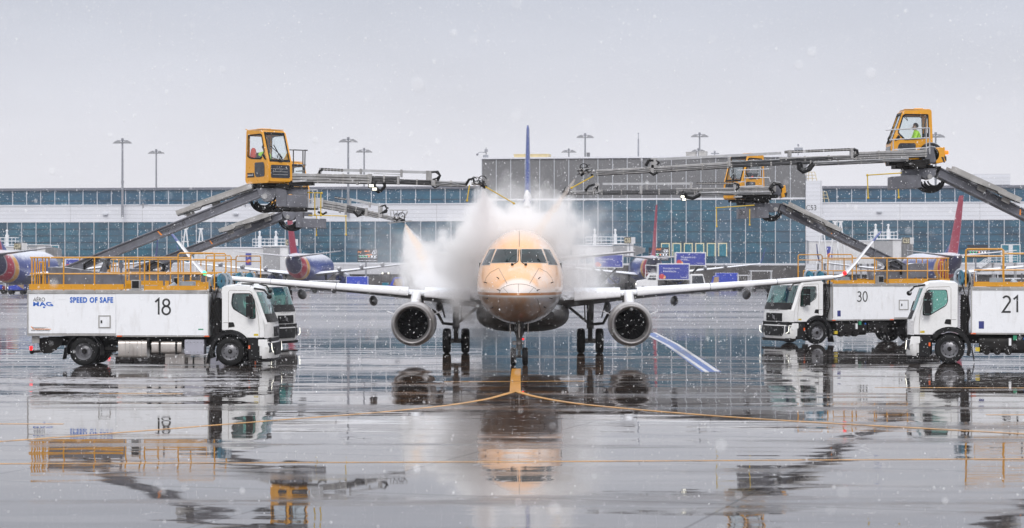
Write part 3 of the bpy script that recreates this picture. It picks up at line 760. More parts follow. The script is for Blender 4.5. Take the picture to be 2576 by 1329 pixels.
for sg in (-1, 1):
    b = MB(); b.loft([wing_sec(sg, *q) for q in WST]); wg = b.build('wing', M['wing_under'], jet, ang=50)
    # slats along the leading edge, in segments
    for x0, x1 in ((1.95, 3.7), (4.35, 7.2), (7.23, 9.9), (9.93, 12.25)):
        sl_ = MB(); secs = []
        for k in range(5):
            x = x0+(x1-x0)*k/4; q = wz(x); le, ch, z, th = q[1], q[2], q[3], q[4]; h = ch*th
            prof = [(.16*ch+.05, h*.66), (.08*ch, h*.60), (.02*ch-.05, h*.40), (-.08, .04), (-.09, -.02), (-.07, -.05), (.0, -.06), (.10*ch+.03, h*.1)]
            secs.append([Vector((sg*x, le+u, z+v)) for u, v in prof])
        sl_.loft(secs); sl_.build('slat', M['wing_white'], wg, ang=60)
    # flap track fairings
    for x in (3.3, 5.95, 8.9):
        q = wz(x); f_ = MB(); secs = []
        for k in range(9):
            u = k/8; r_ = .165*math.sin(math.pi*(.06+.88*u))**.7
            secs.append([Vector((sg*x+r_*.9*math.cos(t_), q[1]+q[2]*.55+u*2.3, q[3]-.27-q[2]*.03-.12*u+r_*1.25*math.sin(t_))) for t_ in [2*math.pi*i/12 for i in range(12)]])
        f_.loft(secs); f_.build('flap_track_fairing', M['wing_under'], wg, ang=60)
    # winglet: curved joint then raked up
    wl = MB(); secs = []
    for x, le, ch, z, ang in ((12.3, 15.2, 1.7, 2.92, 3), (12.6, 15.36, 1.6, 2.965, 16), (12.85, 15.5, 1.5, 3.08, 36), (13.25, 15.85, 1.28, 3.48, 47), (13.9, 16.6, .95, 4.17, 47), (14.1, 16.84, .83, 4.38, 47)):
        secs.append(wing_sec(sg, x, le, ch, z, .085, -math.sin(R(ang)), math.cos(R(ang)), 0))
    wl.loft(secs); wlo = wl.build('winglet', M['wing_white'], wg, ang=60)
    wt = MB(); wt.loft([wing_sec(sg, x, le, ch, z, .09, -math.sin(R(47)), math.cos(R(47)), 0) for x, le, ch, z in ((14.1, 16.83, .84, 4.38), (14.35, 17.1, .68, 4.66), (14.48, 17.35, .45, 4.78))])
    wt.build('winglet_tip', M['fin_blue'], wlo, ang=60)
    nl = MB(); nl.sph((sg*12.72, 15.33, 3.10), .085, n=10); nl.build('navigation_light', M['red_lamp'] if sg > 0 else M['green_lamp'], wg)
    # engine
    ex, ez, ea = sg*4.02, 1.23, 8.6
    n_ = MB(); n_.lathe([(.655, .16), (.70, .06), (.755, .10), (.80, .35), (.83, .9), (.825, 1.7), (.76, 2.6), (.66, 3.3), (.50, 3.5), (.30, 4.1), (.05, 4.5)], (ex, ea, ez), (0, 1, 0), 40)
    en = n_.build('engine_nacelle', M['nacelle'], jet, ang=50)
    lp = MB(); lp.lathe([(.565, .55), (.575, .35), (.60, .15), (.635, .045), (.67, .0), (.705, .01), (.745, .075), (.757, .10)], (ex, ea, ez), (0, 1, 0), 40); lp.build('inlet_lip', M['lip'], en, ang=70)
    dk = MB(); dk.lathe([(.565, .55), (.57, 1.1), (.0, 1.12)], (ex, ea, ez), (0, 1, 0), 40); dk.build('inlet_duct', M['fan'], en)
    fn_ = MB()
    for k in range(24):
        q = 2*math.pi*k/24; ca, sa = math.cos(q), math.sin(q); t_ = Vector((-sa, 0, ca)); rr_ = Vector((ca, 0, sa)); o_ = Vector((ex, ea+.85, ez))
        fn_.add([o_+rr_*.17-t_*.02+Vector((0,-.05,0)), o_+rr_*.56-t_*.06+Vector((0,-.03,0)), o_+rr_*.56+t_*.045+Vector((0,.06,0)), o_+rr_*.17+t_*.02+Vector((0,.06,0)),
                 o_+rr_*.17-t_*.01+Vector((0,-.05,0)), o_+rr_*.56-t_*.045+Vector((0,-.03,0)), o_+rr_*.56+t_*.06+Vector((0,.06,0)), o_+rr_*.17+t_*.03+Vector((0,.06,0))],
                [(0,1,2,3),(7,6,5,4),(0,4,5,1),(1,5,6,2),(2,6,7,3),(3,7,4,0)])
    fn_.build('fan', M['spinner'], en)
    sp_ = MB(); sp_.lathe([(.0, .48), (.07, .53), (.13, .64), (.175, .82), (.18, .95)], (ex, ea, ez), (0, 1, 0), 20); sp_.build('spinner', M['spinner'], en, ang=70)
    for k in (-1, 1):
        st_ = MB(); q = R(25 if k > 0 else 155); st_.beam((ex+.8*math.cos(q), ea+1.0, ez+.8*math.sin(q)), (ex+1.02*math.cos(q), ea+1.3, ez+1.02*math.sin(q)), .03, .5, h1=.3, up=(0,1,0)); st_.build('nacelle_strake', M['wing_white'], en)
    py_ = MB(); secs = []
    for z, a0, a1, hw in ((1.85, ea+.8, ea+4.0, .20), (2.05, ea+1.3, ea+4.6, .19), (2.25, ea+2.0, ea+5, .18), (2.42, ea+2.5, ea+5.2, .17)):
        secs.append([Vector((ex-hw*.5, a0+.05, z)), Vector((ex, a0-.08, z)), Vector((ex+hw*.5, a0+.05, z)), Vector((ex+hw, a0+.35, z)), Vector((ex+hw, a1, z)), Vector((ex-hw, a1, z)), Vector((ex-hw, a0+.35, z))])
    py_.loft(secs); py_.build('engine_pylon', M['wing_white'], jet, ang=50)
    # tailplane
    tp = MB(); tp.loft([wing_sec(sg, x, le, ch, z, th) for x, le, ch, z, th in ((.3, 26.6, 3.0, 3.62, .1), (1.2, 27.1, 2.7, 3.70, .1), (4.7, 29.2, 1.5, 4.03, .09), (4.95, 29.5, 1.1, 4.05, .08))]); tp.build('tailplane', M['wing_white'] if False else M['nacelle'], jet, ang=50)
# fin with its rounded white root fairing
def fin_sec(z, le, ch, th, n=10):
    out = []
    for u, v in FO: out.append(Vector((v*ch*th, le+u*ch, z)))
    return out
b = MB(); b.loft([fin_sec(*q) for q in ((6.4, 26.3, 4.6, .075), (7.5, 27.4, 3.9, .075), (9.0, 28.9, 3.0, .07), (9.75, 29.6, 2.55, .065), (9.92, 29.95, 2.0, .05))]); b.build('tail_fin', M['fin_blue'], jet, ang=60)
b = MB(); b.loft([fin_sec(*q) for q in ((4.3, 22.6, 8.0, .062), (5.2, 24.2, 6.4, .070), (6.0, 25.5, 5.3, .080), (6.55, 26.15, 4.7, .085), (6.8, 26.6, 4.3, .05))]); fr = b.build('fin_root_fairing', M['fin_white'], jet, ang=60)
for k in range(5):      # dark joint rings up the fairing's leading edge
    z = 5.0+k*.33; q = MB(); le = 22.6+(z-4.3)*1.72
    q.tube([(-.16, le+.32, z-.10), (-.09, le+.06, z), (0, le-.05, z+.03), (.09, le+.06, z), (.16, le+.32, z-.10)], .035, 6); q.build('fairing_ring', M['fin_blue'] if k == 4 else M['seam'], fr)
# nose gear
ng = tag(bpy.data.objects.new('nose_gear', None)); C.objects.link(ng); ng.parent = jet
def tyre(x, a, r, wd, parent, name='tyre'):
    h = wd/2; q = MB(); q.lathe([(r*.5, -h*.75), (r*.55, -h*.95), (r*.8, -h), (r*.93, -h*.88), (r, -h*.5), (r*1.005, 0), (r, h*.5), (r*.93, h*.88), (r*.8, h), (r*.55, h*.95), (r*.5, h*.75)], (x, a, r), (1, 0, 0), 32)
    o = q.build(name, M['rubber'], parent, ang=50)
    q = MB(); q.lathe([(0, -h*.55), (r*.35, -h*.5), (r*.5, -h*.75), (r*.5, h*.75), (r*.35, h*.5), (0, h*.55)], (x, a, r), (1, 0, 0), 20); q.build('hub', M['strut'], o)
    return o
na = 2.6
for sx in (-1, 1): tyre(sx*.20, na, .305, .19, jet)
b = MB(); b.cyl((0, na, .3), (0, na, .62), .055, .055); b.cyl((0, na, .62), (0, na, 1.6), .085, .10); b.cyl((-.2, na, .305), (.2, na, .305), .045); b.cyl((0, na-.02, .55), (0, na-.02, .72), .12, .10)
b.beam((0, na-.1, .34), (0, na-.14, .58), .10, .05); b.box(-.09, .09, na-.12, na+.05, .78, .88); b.tube([(-.28, na+.1, 1.38), (-.1, na-.05, 1.02), (0, na-.08, .92)], .02); b.tube([(.28, na+.1, 1.38), (.1, na-.05, 1.02), (0, na-.08, .92)], .02)
b.tube([(.05, na-.12, 1.5), (.10, na-.14, 1.1), (.08, na-.12, .8), (.1, na-.1, .5)], .014); b.tube([(-.06, na-.12, 1.5), (-.11, na-.14, 1.15), (-.08, na-.12, .8)], .014)
b.build('nose_gear_strut', M['strut'], jet, ang=40)
b = MB(); b.box(-.16, .16, na-.05, na+.25, 1.1, 1.48); b.build('wheel_well', M['ink'], jet)
b = MB(); b.loft([[(-.02,na-.22,1.42),(.02,na-.22,1.42),(.02,na-.20,1.42),(-.02,na-.20,1.42)],[(-.035,na-.23,1.2),(.035,na-.23,1.2),(.035,na-.2,1.2),(-.035,na-.2,1.2)],[(-.01,na-.2,.95),(.01,na-.2,.95),(.01,na-.18,.95),(-.01,na-.18,.95)]]); b.build('drag_brace', M['strut_pale'], jet)
for sx in (-1, 1):
    b = MB(); b.panel([(-.55,0),(.5,0),(.42,-.30),(-.42,-.34)], [], lambda u, v, w_, sx=sx: (sx*(.29+w_-.08*v*-.2), na+u, 1.42+v), 0, .03); b.build('nose_gear_door', M['strut_pale'], jet)
for x, z, r in ((-.165, .77, .075), (.0, .77, .065), (.13, .765, .045)):
    b = MB(); b.lathe([(0, .0), (r*.6, -.005), (r*.9, -.03), (r, -.03), (r, .05), (r*.5, .12), (0, .13)], (x, na-.16, z), (0, 1, 0), 18); b.build('landing_light', M['lip'], jet, ang=40)
b = MB(); b.sph((.135, na-.14, .90), .035, n=10); b.build('gear_beacon', M['red_lamp'], jet)
bpy.data.objects.remove(ng)
# main gear
for sg in (-1, 1):
    mx_, ma = sg*2.6, 13.3
    for sx in (-1, 1): tyre(mx_+sx*.36, ma, .48, .31, jet)
    b = MB(); b.cyl((mx_, ma, .48), (mx_, ma, 1.05), .09, .09); b.cyl((mx_, ma, 1.05), (mx_, ma, 2.2), .13, .15); b.cyl((mx_-.36, ma, .48), (mx_+.36, ma, .48), .09)
    b.beam((mx_-sg*.05, ma, 1.15), (mx_-sg*1.15, ma+.1, 2.05), .12, .10); b.beam((mx_-sg*.2, ma-.05, 1.3), (mx_-sg*.22, ma-.05, 2.0), .05, .05)
    b.tube([(mx_+sg*.1, ma-.05, 1.12), (mx_+sg*.5, ma-.2, 1.16), (mx_+sg*.68, ma-.2, 1.5), (mx_+sg*.95, ma-.2, 1.68)], .06); b.box(mx_-.14, mx_+.14, ma-.14, ma+.1, .95, 1.1)
    b.beam((mx_, ma-.16, .5), (mx_, ma-.3, .75), .16, .06); b.beam((mx_, ma-.3, .75), (mx_, ma-.14, 1.0), .16, .06)
    b.build('main_gear_strut', M['strut'], jet, ang=40)
    b = MB(); b.panel([(-.5,0),(.5,0),(.35,-.75),(-.35,-.75)], [], lambda u, v, w_, mx_=mx_, sg=sg: (mx_+sg*(.62+w_+v*.25), ma+.2+u, 2.12+v), 0, .03); b.build('main_gear_door', M['wing_under'], jet)
# cabin windows along both sides, door outlines
for sg in (-1, 1):
    for k in range(22):
        if k in (9,): continue
        a = 5.6+k*.8; q = fus_section(a, 4.66, 1.32, 1.51); z = 3.35; hw = 1.51*math.sqrt(1-((z-2.8)/1.86)**2)
        b = MB(); b.cyl((sg*(hw-.03), a, z), (sg*(hw+.012), a, z+.0), .14, .14, 12); b.build('cabin_window', M['cockpit_glass'], jet)

for k in ('fan', 'spinner', 'cockpit_glass'):
    b_ = M[k].node_tree.nodes['Principled BSDF']; b_.inputs['Specular IOR Level'].default_value = .05 if k != 'cockpit_glass' else .3
# ------------------------------------------------------------------ deicing trucks
def L2(cx, cy): return ((cx-1784)/229.3, 4.379-cy/229.3)      # enlarged side view of the front-left truck -> metres (forward, up)
def arcpts(cx, cz, r, a0, a1, n=14): return [(cx+r*math.cos(R(a0+(a1-a0)*i/n)), cz+r*math.sin(R(a0+(a1-a0)*i/n))) for i in range(n+1)]
def rounded(pts, r=.05, n=3):
    out = []; N = len(pts)
    for i in range(N):
        p = Vector(pts[i]); a = Vector(pts[i-1]); c = Vector(pts[(i+1) % N])
        da = (a-p); dc = (c-p); q = min(r, da.length*.4, dc.length*.4)
        s0 = p+da.normalized()*q; s1 = p+dc.normalized()*q
        for k in range(n+1):
            t_ = k/n; out.append(tuple((s0*(1-t_)+p*t_)*(1-t_)+(p*(1-t_)+s1*t_)*t_))
    return out
XF = [(2.74, .88), (2.62, .97), (2.2, 1.13), (1.76, 1.28), (1.46, 1.41), (1.2, 1.435), (.93, 1.43)]
def xf(z):
    for (z0, x0), (z1, x1) in zip(XF, XF[1:]):
        if z <= z0 and z >= z1: return x0+(x1-x0)*(z0-z)/(z0-z1)
    return XF[0][1] if z > XF[0][0] else XF[-1][1]
HWC = 1.2
def xfy(y, z, d=0):
    return xf(z)-.23*abs(y/HWC)**4+d
def front_grid(name, y0, y1, z0, z1, mt, d, parent, ny=12, nz=5, th=.03, shape=None):
    vs = []; n1 = (ny+1)*(nz+1)
    for lay in (d, d-th):
        for j in range(nz+1):
            z = z0+(z1-z0)*j/nz
            ya, yb = shape(z) if shape else (y0, y1)
            for i in range(ny+1):
                y = ya+(yb-ya)*i/ny; vs.append((xfy(y, z, lay), y, z))
    w_ = ny+1; fs = []
    for j in range(nz):
        for i in range(ny):
            q = j*w_+i; fs += [(q, q+1, q+1+w_, q+w_), (q+n1, q+w_+n1, q+1+w_+n1, q+1+n1)]
    rim = list(range(w_))+[j*w_+ny for j in range(1, nz+1)]+[nz*w_+i for i in range(ny-1, -1, -1)]+[j*w_ for j in range(nz-1, 0, -1)]
    for i in range(len(rim)): a_, b_ = rim[i], rim[(i+1) % len(rim)]; fs.append((a_, b_, b_+n1, a_+n1))
    b = MB(); b.add(vs, fs); return b.build(name, mt, parent, ang=40)
WHEEL = {}
def wheel(parent, x, y, side, dual=False):
    "truck wheel whose face looks towards side*y"
    w_ = bpy.data.objects.new('wheel', None); C.objects.link(w_); w_.parent = parent; w_.location = (x, y, .49)
    if dual not in WHEEL:
        t_ = MB(); prof = lambda o: [(.29, -.13+o), (.33, -.145+o), (.44, -.14+o), (.478, -.115+o), (.488, -.07+o), (.482, -.03+o), (.49, 0+o), (.482, .03+o), (.488, .07+o), (.478, .115+o), (.44, .14+o), (.33, .145+o), (.29, .13+o)]
        t_.lathe(prof(0), (0,0,0), (0,1,0), 40)
        if dual: t_.lathe(prof(-.33), (0,0,0), (0,1,0), 40)
        r_ = MB()
        if dual: r_.lathe([(0, .02), (.10, .02), (.11, -.02), (.2, -.05), (.25, .02), (.272, .11), (.29, .125), (.295, .10), (.29, -.3)], (0,0,0), (0,1,0), 32)
        else: r_.lathe([(0, .11), (.09, .11), (.10, .08), (.19, .065), (.235, .045), (.27, .10), (.292, .125), (.297, .10), (.29, -.1)], (0,0,0), (0,1,0), 32)
        for k in range(10):
            q = 2*math.pi*k/10; r_.cyl((.15*math.cos(q), .04 if not dual else -.05, .15*math.sin(q)), (.15*math.cos(q), .095 if not dual else .0, .15*math.sin(q)), .016, n=6)
            q += .31; r_.cyl((.215*math.cos(q), .0, .215*math.sin(q)), (.215*math.cos(q), .0585 if not dual else .0, .215*math.sin(q)), .026, n=8, mi=1)
        h_ = MB(); h_.lathe([(0, .13), (.06, .13), (.075, .115), (.085, .07), (.09, 0)], (0,0,0), (0,1,0), 16)
        WHEEL[dual] = (t_.mesh('tyre', M['rubber'], 50), r_.mesh('rim', [M['rim'], M['black']], 40), h_.mesh('hub', M['chassis'], 40))
    for nm, me in zip(('tyre', 'rim', 'hub'), WHEEL[dual]):
        o = bpy.data.objects.new(nm, me); C.objects.link(o); o.parent = w_
        if side < 0: o.rotation_euler = (0, 0, math.pi)
    return w_

def truck_body(r, cam, number, decals, tag_h=.53, with_tanks=True, wb=4.97, numpos=(-2.28, 1.70, .60)):
    "cam = -1 or +1: which local side (y) faces the photographer"
    S = cam
    # chassis
    b = MB()
    for y in (-.43, .37): b.box(-6.55, 1.2, y, y+.07, .66, .94)
    for x in (-6.3, -5.6, -4.0, -2.8, -1.5, -.4): b.box(x, x+.1, -.36, .37, .70, .9)
    b.cyl((-wb, -.9, .49), (-wb, .9, .49), .10); b.sph((-wb, 0, .49), .26, n=12); b.cyl((0, -.9, .46), (0, .9, .46), .09)
    b.box(-wb-.8, -wb+.75, -.95, .95, .95, .99); b.box(-3.7, -.5, -.95, .95, .96, .985)
    b.box(-3.3, -1.0, -.9, .9, .62, .82); b.tube([(-wb+.3, 0, .5), (-1.2, 0, .62)], .07)
    b.build('chassis', M['chassis'], r)
    # rear bumper, tow hook and lamps
    b = MB(); b.beam((-6.45, -1.0, .52), (-6.45, 1.0, .52), .10, .14); b.beam((-6.2, -.6, .8), (-6.45, -.6, .5), .12, .1); b.beam((-6.2, .6, .8), (-6.45, .6, .5), .12, .1)
    b.panel([(-6.6,.93),(-5.75,.93),(-5.8,.72),(-6.15,.42),(-6.42,.40),(-6.55,.62)], [], lambda u, v, w_: (u, S*(.8+w_), v), 0, .06)
    b.cyl((-6.85, S*.75, .46), (-6.4, S*.75, .48), .045); b.sph((-6.84, S*.75, .46), .085, n=10); b.build('rear_bumper', M['chassis'], r)
    for y in (-1.0, 1.0):
        b = MB(); b.box(-6.84, -6.76, y-.06, y+.06, .52, .66); b.build('tail_light', M['red_lamp'] if y*S > 0 else M['reflector'], r, .015)
    b = MB(); b.box(-6.76, -6.5, S*1.05-.02, S*1.05+.02, .76, 1.0); b.build('control_box', M['grey_trim'], r, .01)
    # wheels
    for y in (-1, 1):
        wheel(r, 0, y*1.05, y); wheel(r, -wb, y*1.03, y, True)
        f = MB(); ring = arcpts(-wb, .49, .60, -12, 192, 22); inner = arcpts(-wb, .49, .57, 192, -12, 22)
        f.panel(ring+inner, [], lambda u, v, w_, y=y: (u, y*(.70+w_), v), 0, .52); f.build('fender', M['black'], r)
        f = MB(); f.beam((-wb-.63, y*.97, .62), (-wb-.70, y*.97, .22), .5, .02, up=(1,0,0)); f.build('mud_flap', M['black'], r)
        f = MB(); ring = arcpts(0, .49, .70, 38, 200, 18); inner = arcpts(0, .49, .58, 200, 38, 18)
        f.panel(ring+inner, [], lambda u, v, w_, y=y: (u, y*(.75+w_), v), 0, .47); f.build('fender', M['black'], r)
        f = MB(); f.beam((-.71, y*1.0, .5), (-.80, y*1.0, .08), .44, .025, up=(1,0,0)); f.build('mud_flap', M['black'], r)
    # body tank: two panels on each side, rails and trim
    b = MB(); b.box(-6.84, -3.86, -1.24, 1.24, 1.10, 2.44); b.box(-3.855, -.72, -1.25, 1.25, 1.03, 2.44)
    tank = b.build('body_tank', M['box_white'], r, .012)
    b = MB(); b.box(-6.87, -.70, -1.265, 1.265, 2.441, 2.55); b.build('top_trim', M['grey_trim'], tank, .008)
    b = MB(); b.box(-6.87, -3.85, -1.25, 1.25, 1.02, 1.099); b.box(-3.85, -.70, -1.245, 1.245, .985, 1.029); b.build('bottom_trim', M['grey_trim'], tank)
    for x in (-6.85, -.715):
        for y in (-1.252, 1.252): b = MB(); b.box(x-.02, x+.02, y-.012, y+.012, 1.10, 2.44); b.build('corner_trim', M['grey_trim'], tank)
    ym = S*1.25
    def sd(u0, v0):         # maps lettering so that it reads properly on the camera side
        if S < 0: return lambda u, v, d: (u0+u, -(1.243+d) if u0 < -3.86 else -(1.252+d), v0+v)
        return lambda u, v, d: (u0-u, (1.243+d) if u0 < -3.86 else (1.252+d), v0+v)
    x0, z0, nh = numpos
    if number: wn_ = digits_w(number, nh)/2; digits('lettering', number, nh, nh*.115, M['ink'], tank, sd(x0-wn_ if S < 0 else x0+wn_, z0))
    # hatch
    hx0, hx1, hz0, hz1 = decals['hatch']
    yy = S*1.24 if hx1 < -3.86 else S*1.25
    b = MB(); b.box(hx0+.04, hx1-.04, yy-.005, yy+S*.012, hz0+.04, hz1-.04); h = b.build('hatch_door', M['box_white'], tank)
    b = MB(); w_ = .04
    for q in ((hx0, hx1, hz0, hz0+w_), (hx0, hx1, hz1-w_, hz1), (hx0, hx0+w_, hz0+w_, hz1-w_), (hx1-w_, hx1, hz0+w_, hz1-w_)): b.box(q[0], q[1], yy-.005, yy+S*.02, q[2], q[3])
    b.build('hatch_frame', M['grey_trim'], tank)
    lx = hx0+.1 if S < 0 else hx1-.15
    b = MB(); b.box(lx-.02, lx+.03, yy, yy+S*.03, (hz0+hz1)/2-.05, (hz0+hz1)/2+.05); b.build('hatch_latch', M['black'], tank)
    if decals.get('logo'):
        text('lettering', 'AÉRO', .40, .17, M['ink'], tank, sd(-6.67, 2.175))
        text('lettering', 'MAG', .60, .145, M['blueink'], tank, lambda u, v, d: (-6.67+u+(u/.60)**2*.10*(.145-v)/.145, -(1.243+d), 2.015+v), bold=.03, sp=1.08)
        b = MB(); b.panel([(.0,.02),(.07,.02),(.07,-.03),(0,-.03)], [], lambda u, v, w_: (-6.335+u, -(1.241+w_), 1.985+v), 0, .004); b.build('logo_mark', M['blueink'], tank)
        text('lettering', 'SPEED OF SAFE', 1.47, .195, M['blueink'], tank, sd(-5.42, 2.13), bold=.045, sp=1.14)
        text('lettering', 'FREEZEPOINT +', .52, .055, M['ink'], tank, sd(-6.70, 1.255), shear=.25)
        text('lettering', 'VESTERGAARD', .66, .05, M['ink'], tank, sd(-6.755, 1.175), bold=.01)
        b = MB(); b.panel([(0,0),(.6,0),(.6,.022),(.02,.022),(-.06,.10),(-.10,.10)], [], lambda u, v, w_: (-6.66+u, -(1.241+w_), 1.230+v), 0, .004); b.build('logo_mark', M['orangeink'], tank)
        b = MB(); b.box(-1.06, -.89, -1.256, -1.25, 1.22, 1.26); b.build('sticker', M['greenink'], tank)
        b = MB(); b.box(-.86, -.76, -1.256, -1.25, 1.08, 1.34); b.build('sticker', M['whiteink'], tank)
        for q in ((-5.83, -5.55, 2.24, 2.44), (-5.83, -5.55, 1.11, 1.31)):
            b = MB(); b.box(q[0], q[1], -1.246, -1.24, q[2], q[3]); b.build('cover_plate', M['box_white'], tank, .003)
    else:
        b = MB(); b.box(-1.12, -.95, S*1.25, S*1.255, 1.17, 1.42); b.build('sticker', M['navyink'], tank)
        b = MB(); b.box(-.85, -.78, S*1.25, S*1.255, 1.12, 1.46); b.build('sticker', M['whiteink'], tank)
    for x in (-3.82, -.86):
        b = MB(); b.box(x, x+.17, S*1.245, S*1.256, .99, 1.028); b.build('side_marker', M['reflector'], tank)
    # tanks and boxes slung under the body
    if with_tanks:
        b = MB(); b.loft([[(x, S*y, z) for y, z in rounded([(.72,.27),(1.2,.27),(1.2,.87),(.72,.87)], .12)] for x in (-3.79, -2.82)]); b.build('fuel_tank', M['tank'], r)
        b = MB()
        for x in (-3.55, -3.4, -3.15, -3.0): b.box(x, x+.012, S*1.195, S*1.21, .30, .84)
        b.build('tank_strap', M['grey_trim'], r)
        b = MB(); b.loft([[(x, S*y, z) for y, z in rounded([(.72,.42),(1.17,.42),(1.17,.83),(.72,.83)], .1)] for x in (-2.66, -1.65)]); b.build('air_tank', M['tank'], r)
        b = MB()
        for x in (-2.42, -1.86): b.box(x, x+.07, S*.75, S*1.185, .38, .87)
        b.build('tank_strap', M['chassis'], r)
        b = MB(); b.box(-1.54, -.88, S*.7, S*1.2, .39, .89); gb = b.build('battery_box', M['greybox'], r, .02)
        b = MB()
        for k in range(5):
            for z in (.47, .80): b.cyl((-1.45+k*.12, S*1.195, z), (-1.45+k*.12, S*1.212, z), .014, n=6)
        b.build('bolt', M['strut'], gb)
        b = MB(); b.box(-4.25, -3.79, S*.9, S*1.1, .53, .63); b.build('side_guard', M['chassis'], r)
    else:
        b = MB(); b.loft([[(x, S*y, z) for y, z in rounded([(.6,.36),(1.15,.36),(1.15,.9),(.6,.9)], .15)] for x in (-2.5, -.95)]); b.box(-3.6, -2.6, S*.7, S*1.1, .45, .9)
        for x in (-1.2, -1.55, -1.9): b.cyl((x, S*1.0, .42), (x, S*1.22, .42), .12, n=16)
        for x in (-2.9, -3.3): b.cyl((x, S*.9, .6), (x, S*1.18, .6), .10, n=12)
        b.build('pump_unit', M['chassis'], r)
        b = MB(); b.box(-2.0, -1.92, S*1.1, S*1.22, .62, .86); b.build('handle_white', M['whiteink'], r) if False else b.build('valve_bottle', M['whiteink'], r)
        b = MB(); b.box(-2.18, -2.06, S*1.15, S*1.24, .80, .95); b.build('valve_block', M['greenink'], r)
        b = MB(); b.box(-.98, -.84, S*1.15, S*1.23, .42, .55); b.build('warning_plate', M['yellowink'], r)
        b = MB(); b.sph((-2.42, S*1.18, .84), .045, n=8); b.build('blue_cap', M['blueink'], r)
    # cab
    zt = 2.72
    side = [(-.27, 1.23), (-.27, 2.62), (-.20, 2.70), (.62, 2.71), (.70, 2.66)]+[(xf(z)-.23, z) for z in (2.5, 2.2, 1.9, 1.76, 1.6, 1.46, 1.3, 1.1, .98)]+[(1.1, .96), (.53, .96)]+arcpts(0, .49, .735, 41, 105, 8)
    hole = rounded([(.10, 2.44), (.70, 2.44), (.83, 2.20), (.86, 1.62), (.64, 1.62), (.12, 1.93), (.06, 2.10)], .06)
    cabb = MB()
    for y in (-1, 1): cabb.panel(side, [hole], lambda u, v, w_, y=y: (u, y*(1.16+w_), v), 0, .04)
    cabb.box(-.27, -.23, -1.16, 1.16, 1.23, 2.66)
    cab = cabb.build('cab', M['truck_white'], r, .012)
    b = MB(); nx = 8
    rs = []
    for x, z, ins in ((-.27, 2.60, 0), (-.25, 2.68, .02), (-.16, 2.74, .07), (.3, 2.77, .08), (.66, 2.75, .08), (.80, 2.71, .06), (xf(2.62)-.02, 2.62, .06)):
        rs.append([(x-(.2*abs(y/1.2)**4 if x > .7 else 0), y*(1-ins/1.2), z-.05*abs(y/1.2)**6) for y in [-1.2+2.4*k/16 for k in range(17)]])
    rs2 = [[(p[0], p[1], p[2]-.04) for p in q] for q in rs]
    b.loft(rs, caps=False, closed=False); b.loft(rs2, caps=False, closed=False); b.build('cab_roof', M['truck_white'], r, ang=60)
    front_grid('cab_header', -1.19, 1.19, 2.50, 2.63, M['truck_white'], 0, cab)
    front_grid('windscreen', -1.08, 1.08, 1.76, 2.50, M['tglass'], -.006, cab, th=.012)
    for y in (-1, 1): front_grid('windscreen_pillar', y*1.08, y*1.2, 1.40, 2.50, M['truck_white'], .004, cab, ny=3)
    front_grid('windscreen_cowl', -1.1, 1.1, 1.47, 1.76, M['black'], .003, cab, shape=lambda z: (-1.10+.35*max(0, (1.62-z)/.15)**2*.6, 1.10-.35*max(0, (1.62-z)/.15)**2*.6))
    front_grid('front_panel', -1.2, 1.2, .95, 1.475, M['truck_white'], -.012, cab)
    gr = front_grid('grille', -.62, .62, .98, 1.32, M['black'], .006, cab)
    b = MB()
    for k in range(5): z = 1.02+k*.065; b.beam((xf(z)+.01, -.58, z), (xf(z)+.01, .58, z), .02, .012)
    b.build('grille_slat', M['chassis'], gr)
    b = MB(); b.beam((xf(1.05)+.02, .14, 1.04), (xf(1.25)+.02, -.10, 1.26), .02, .03); b.cyl((xf(1.15)+.0, 0.02, 1.15), (xf(1.15)+.03, .02, 1.15), .075, n=18); b.build('badge', M['rim'], gr)
    tl_ = 'VOLVO'
    text('lettering', tl_, .80, .05, M['grey_trim'], cab, lambda u, v, d: (xfy(-.40+u, 1.43, .0)+d, -.40+u, 1.405+v))
    # doors: seam, window, handle step
    for y in (-1, 1):
        yo = y*1.2
        g = MB(); g.panel(rounded([(.12, 2.42), (.69, 2.42), (.81, 2.20), (.84, 1.64), (.65, 1.64), (.14, 1.94), (.08, 2.10)], .05), [], lambda u, v, w_, y=y: (u, y*(1.172+w_), v), 0, .008); g.build('door_window', M['tglass'], cab)
        q = rounded([(.10, 2.44), (.70, 2.44), (.83, 2.20), (.86, 1.62), (.64, 1.62), (.12, 1.93), (.06, 2.10)], .06); cx, cz = .45, 2.05
        g = MB(); g.panel([(cx+(u-cx)*1.05, cz+(v-cz)*1.05) for u, v in q], [[(cx+(u-cx)*.985, cz+(v-cz)*.985) for u, v in q]], lambda u, v, w_, y=y: (u, y*(1.199+w_), v), 0, .008); g.build('window_seal', M['black'], cab)
        g = MB(); g.tube([(-.05, yo, 1.26), (-.05, yo, 2.5), (.0, yo, 2.56), (.66, yo, 2.54), (.74, yo, 2.48), (.95, yo, 1.72), (.99, yo, 1.3), (.99, yo, .97)], .007, 5); g.build('door_seam', M['seam'], cab)
        g = MB(); g.panel(rounded([(-.045, 1.48), (.12, 1.48), (.17, 1.33), (-.045, 1.30)], .03), [], lambda u, v, w_, y=y: (u, y*(1.2+w_), v), 0, .012); g.build('door_handle', M['black'], cab)
        g = MB(); g.box(.81, .96, yo, yo+y*.004, 1.02, 1.09); g.build('sticker', M['yellowink'], cab)
        g = MB(); g.box(-.22, -.06, yo, yo+y*.004, 1.455, 1.475); g.build('model_letters', M['grey_trim'], cab)
        # mirrors
        g = MB(); g.box(.60, .80, y*1.34, y*1.56, 2.14, 2.36); g.tube([(.72, y*1.2, 2.42), (.70, y*1.45, 2.40), (.70, y*1.45, 2.34)], .02); g.build('side_mirror', M['black'], cab, .03)
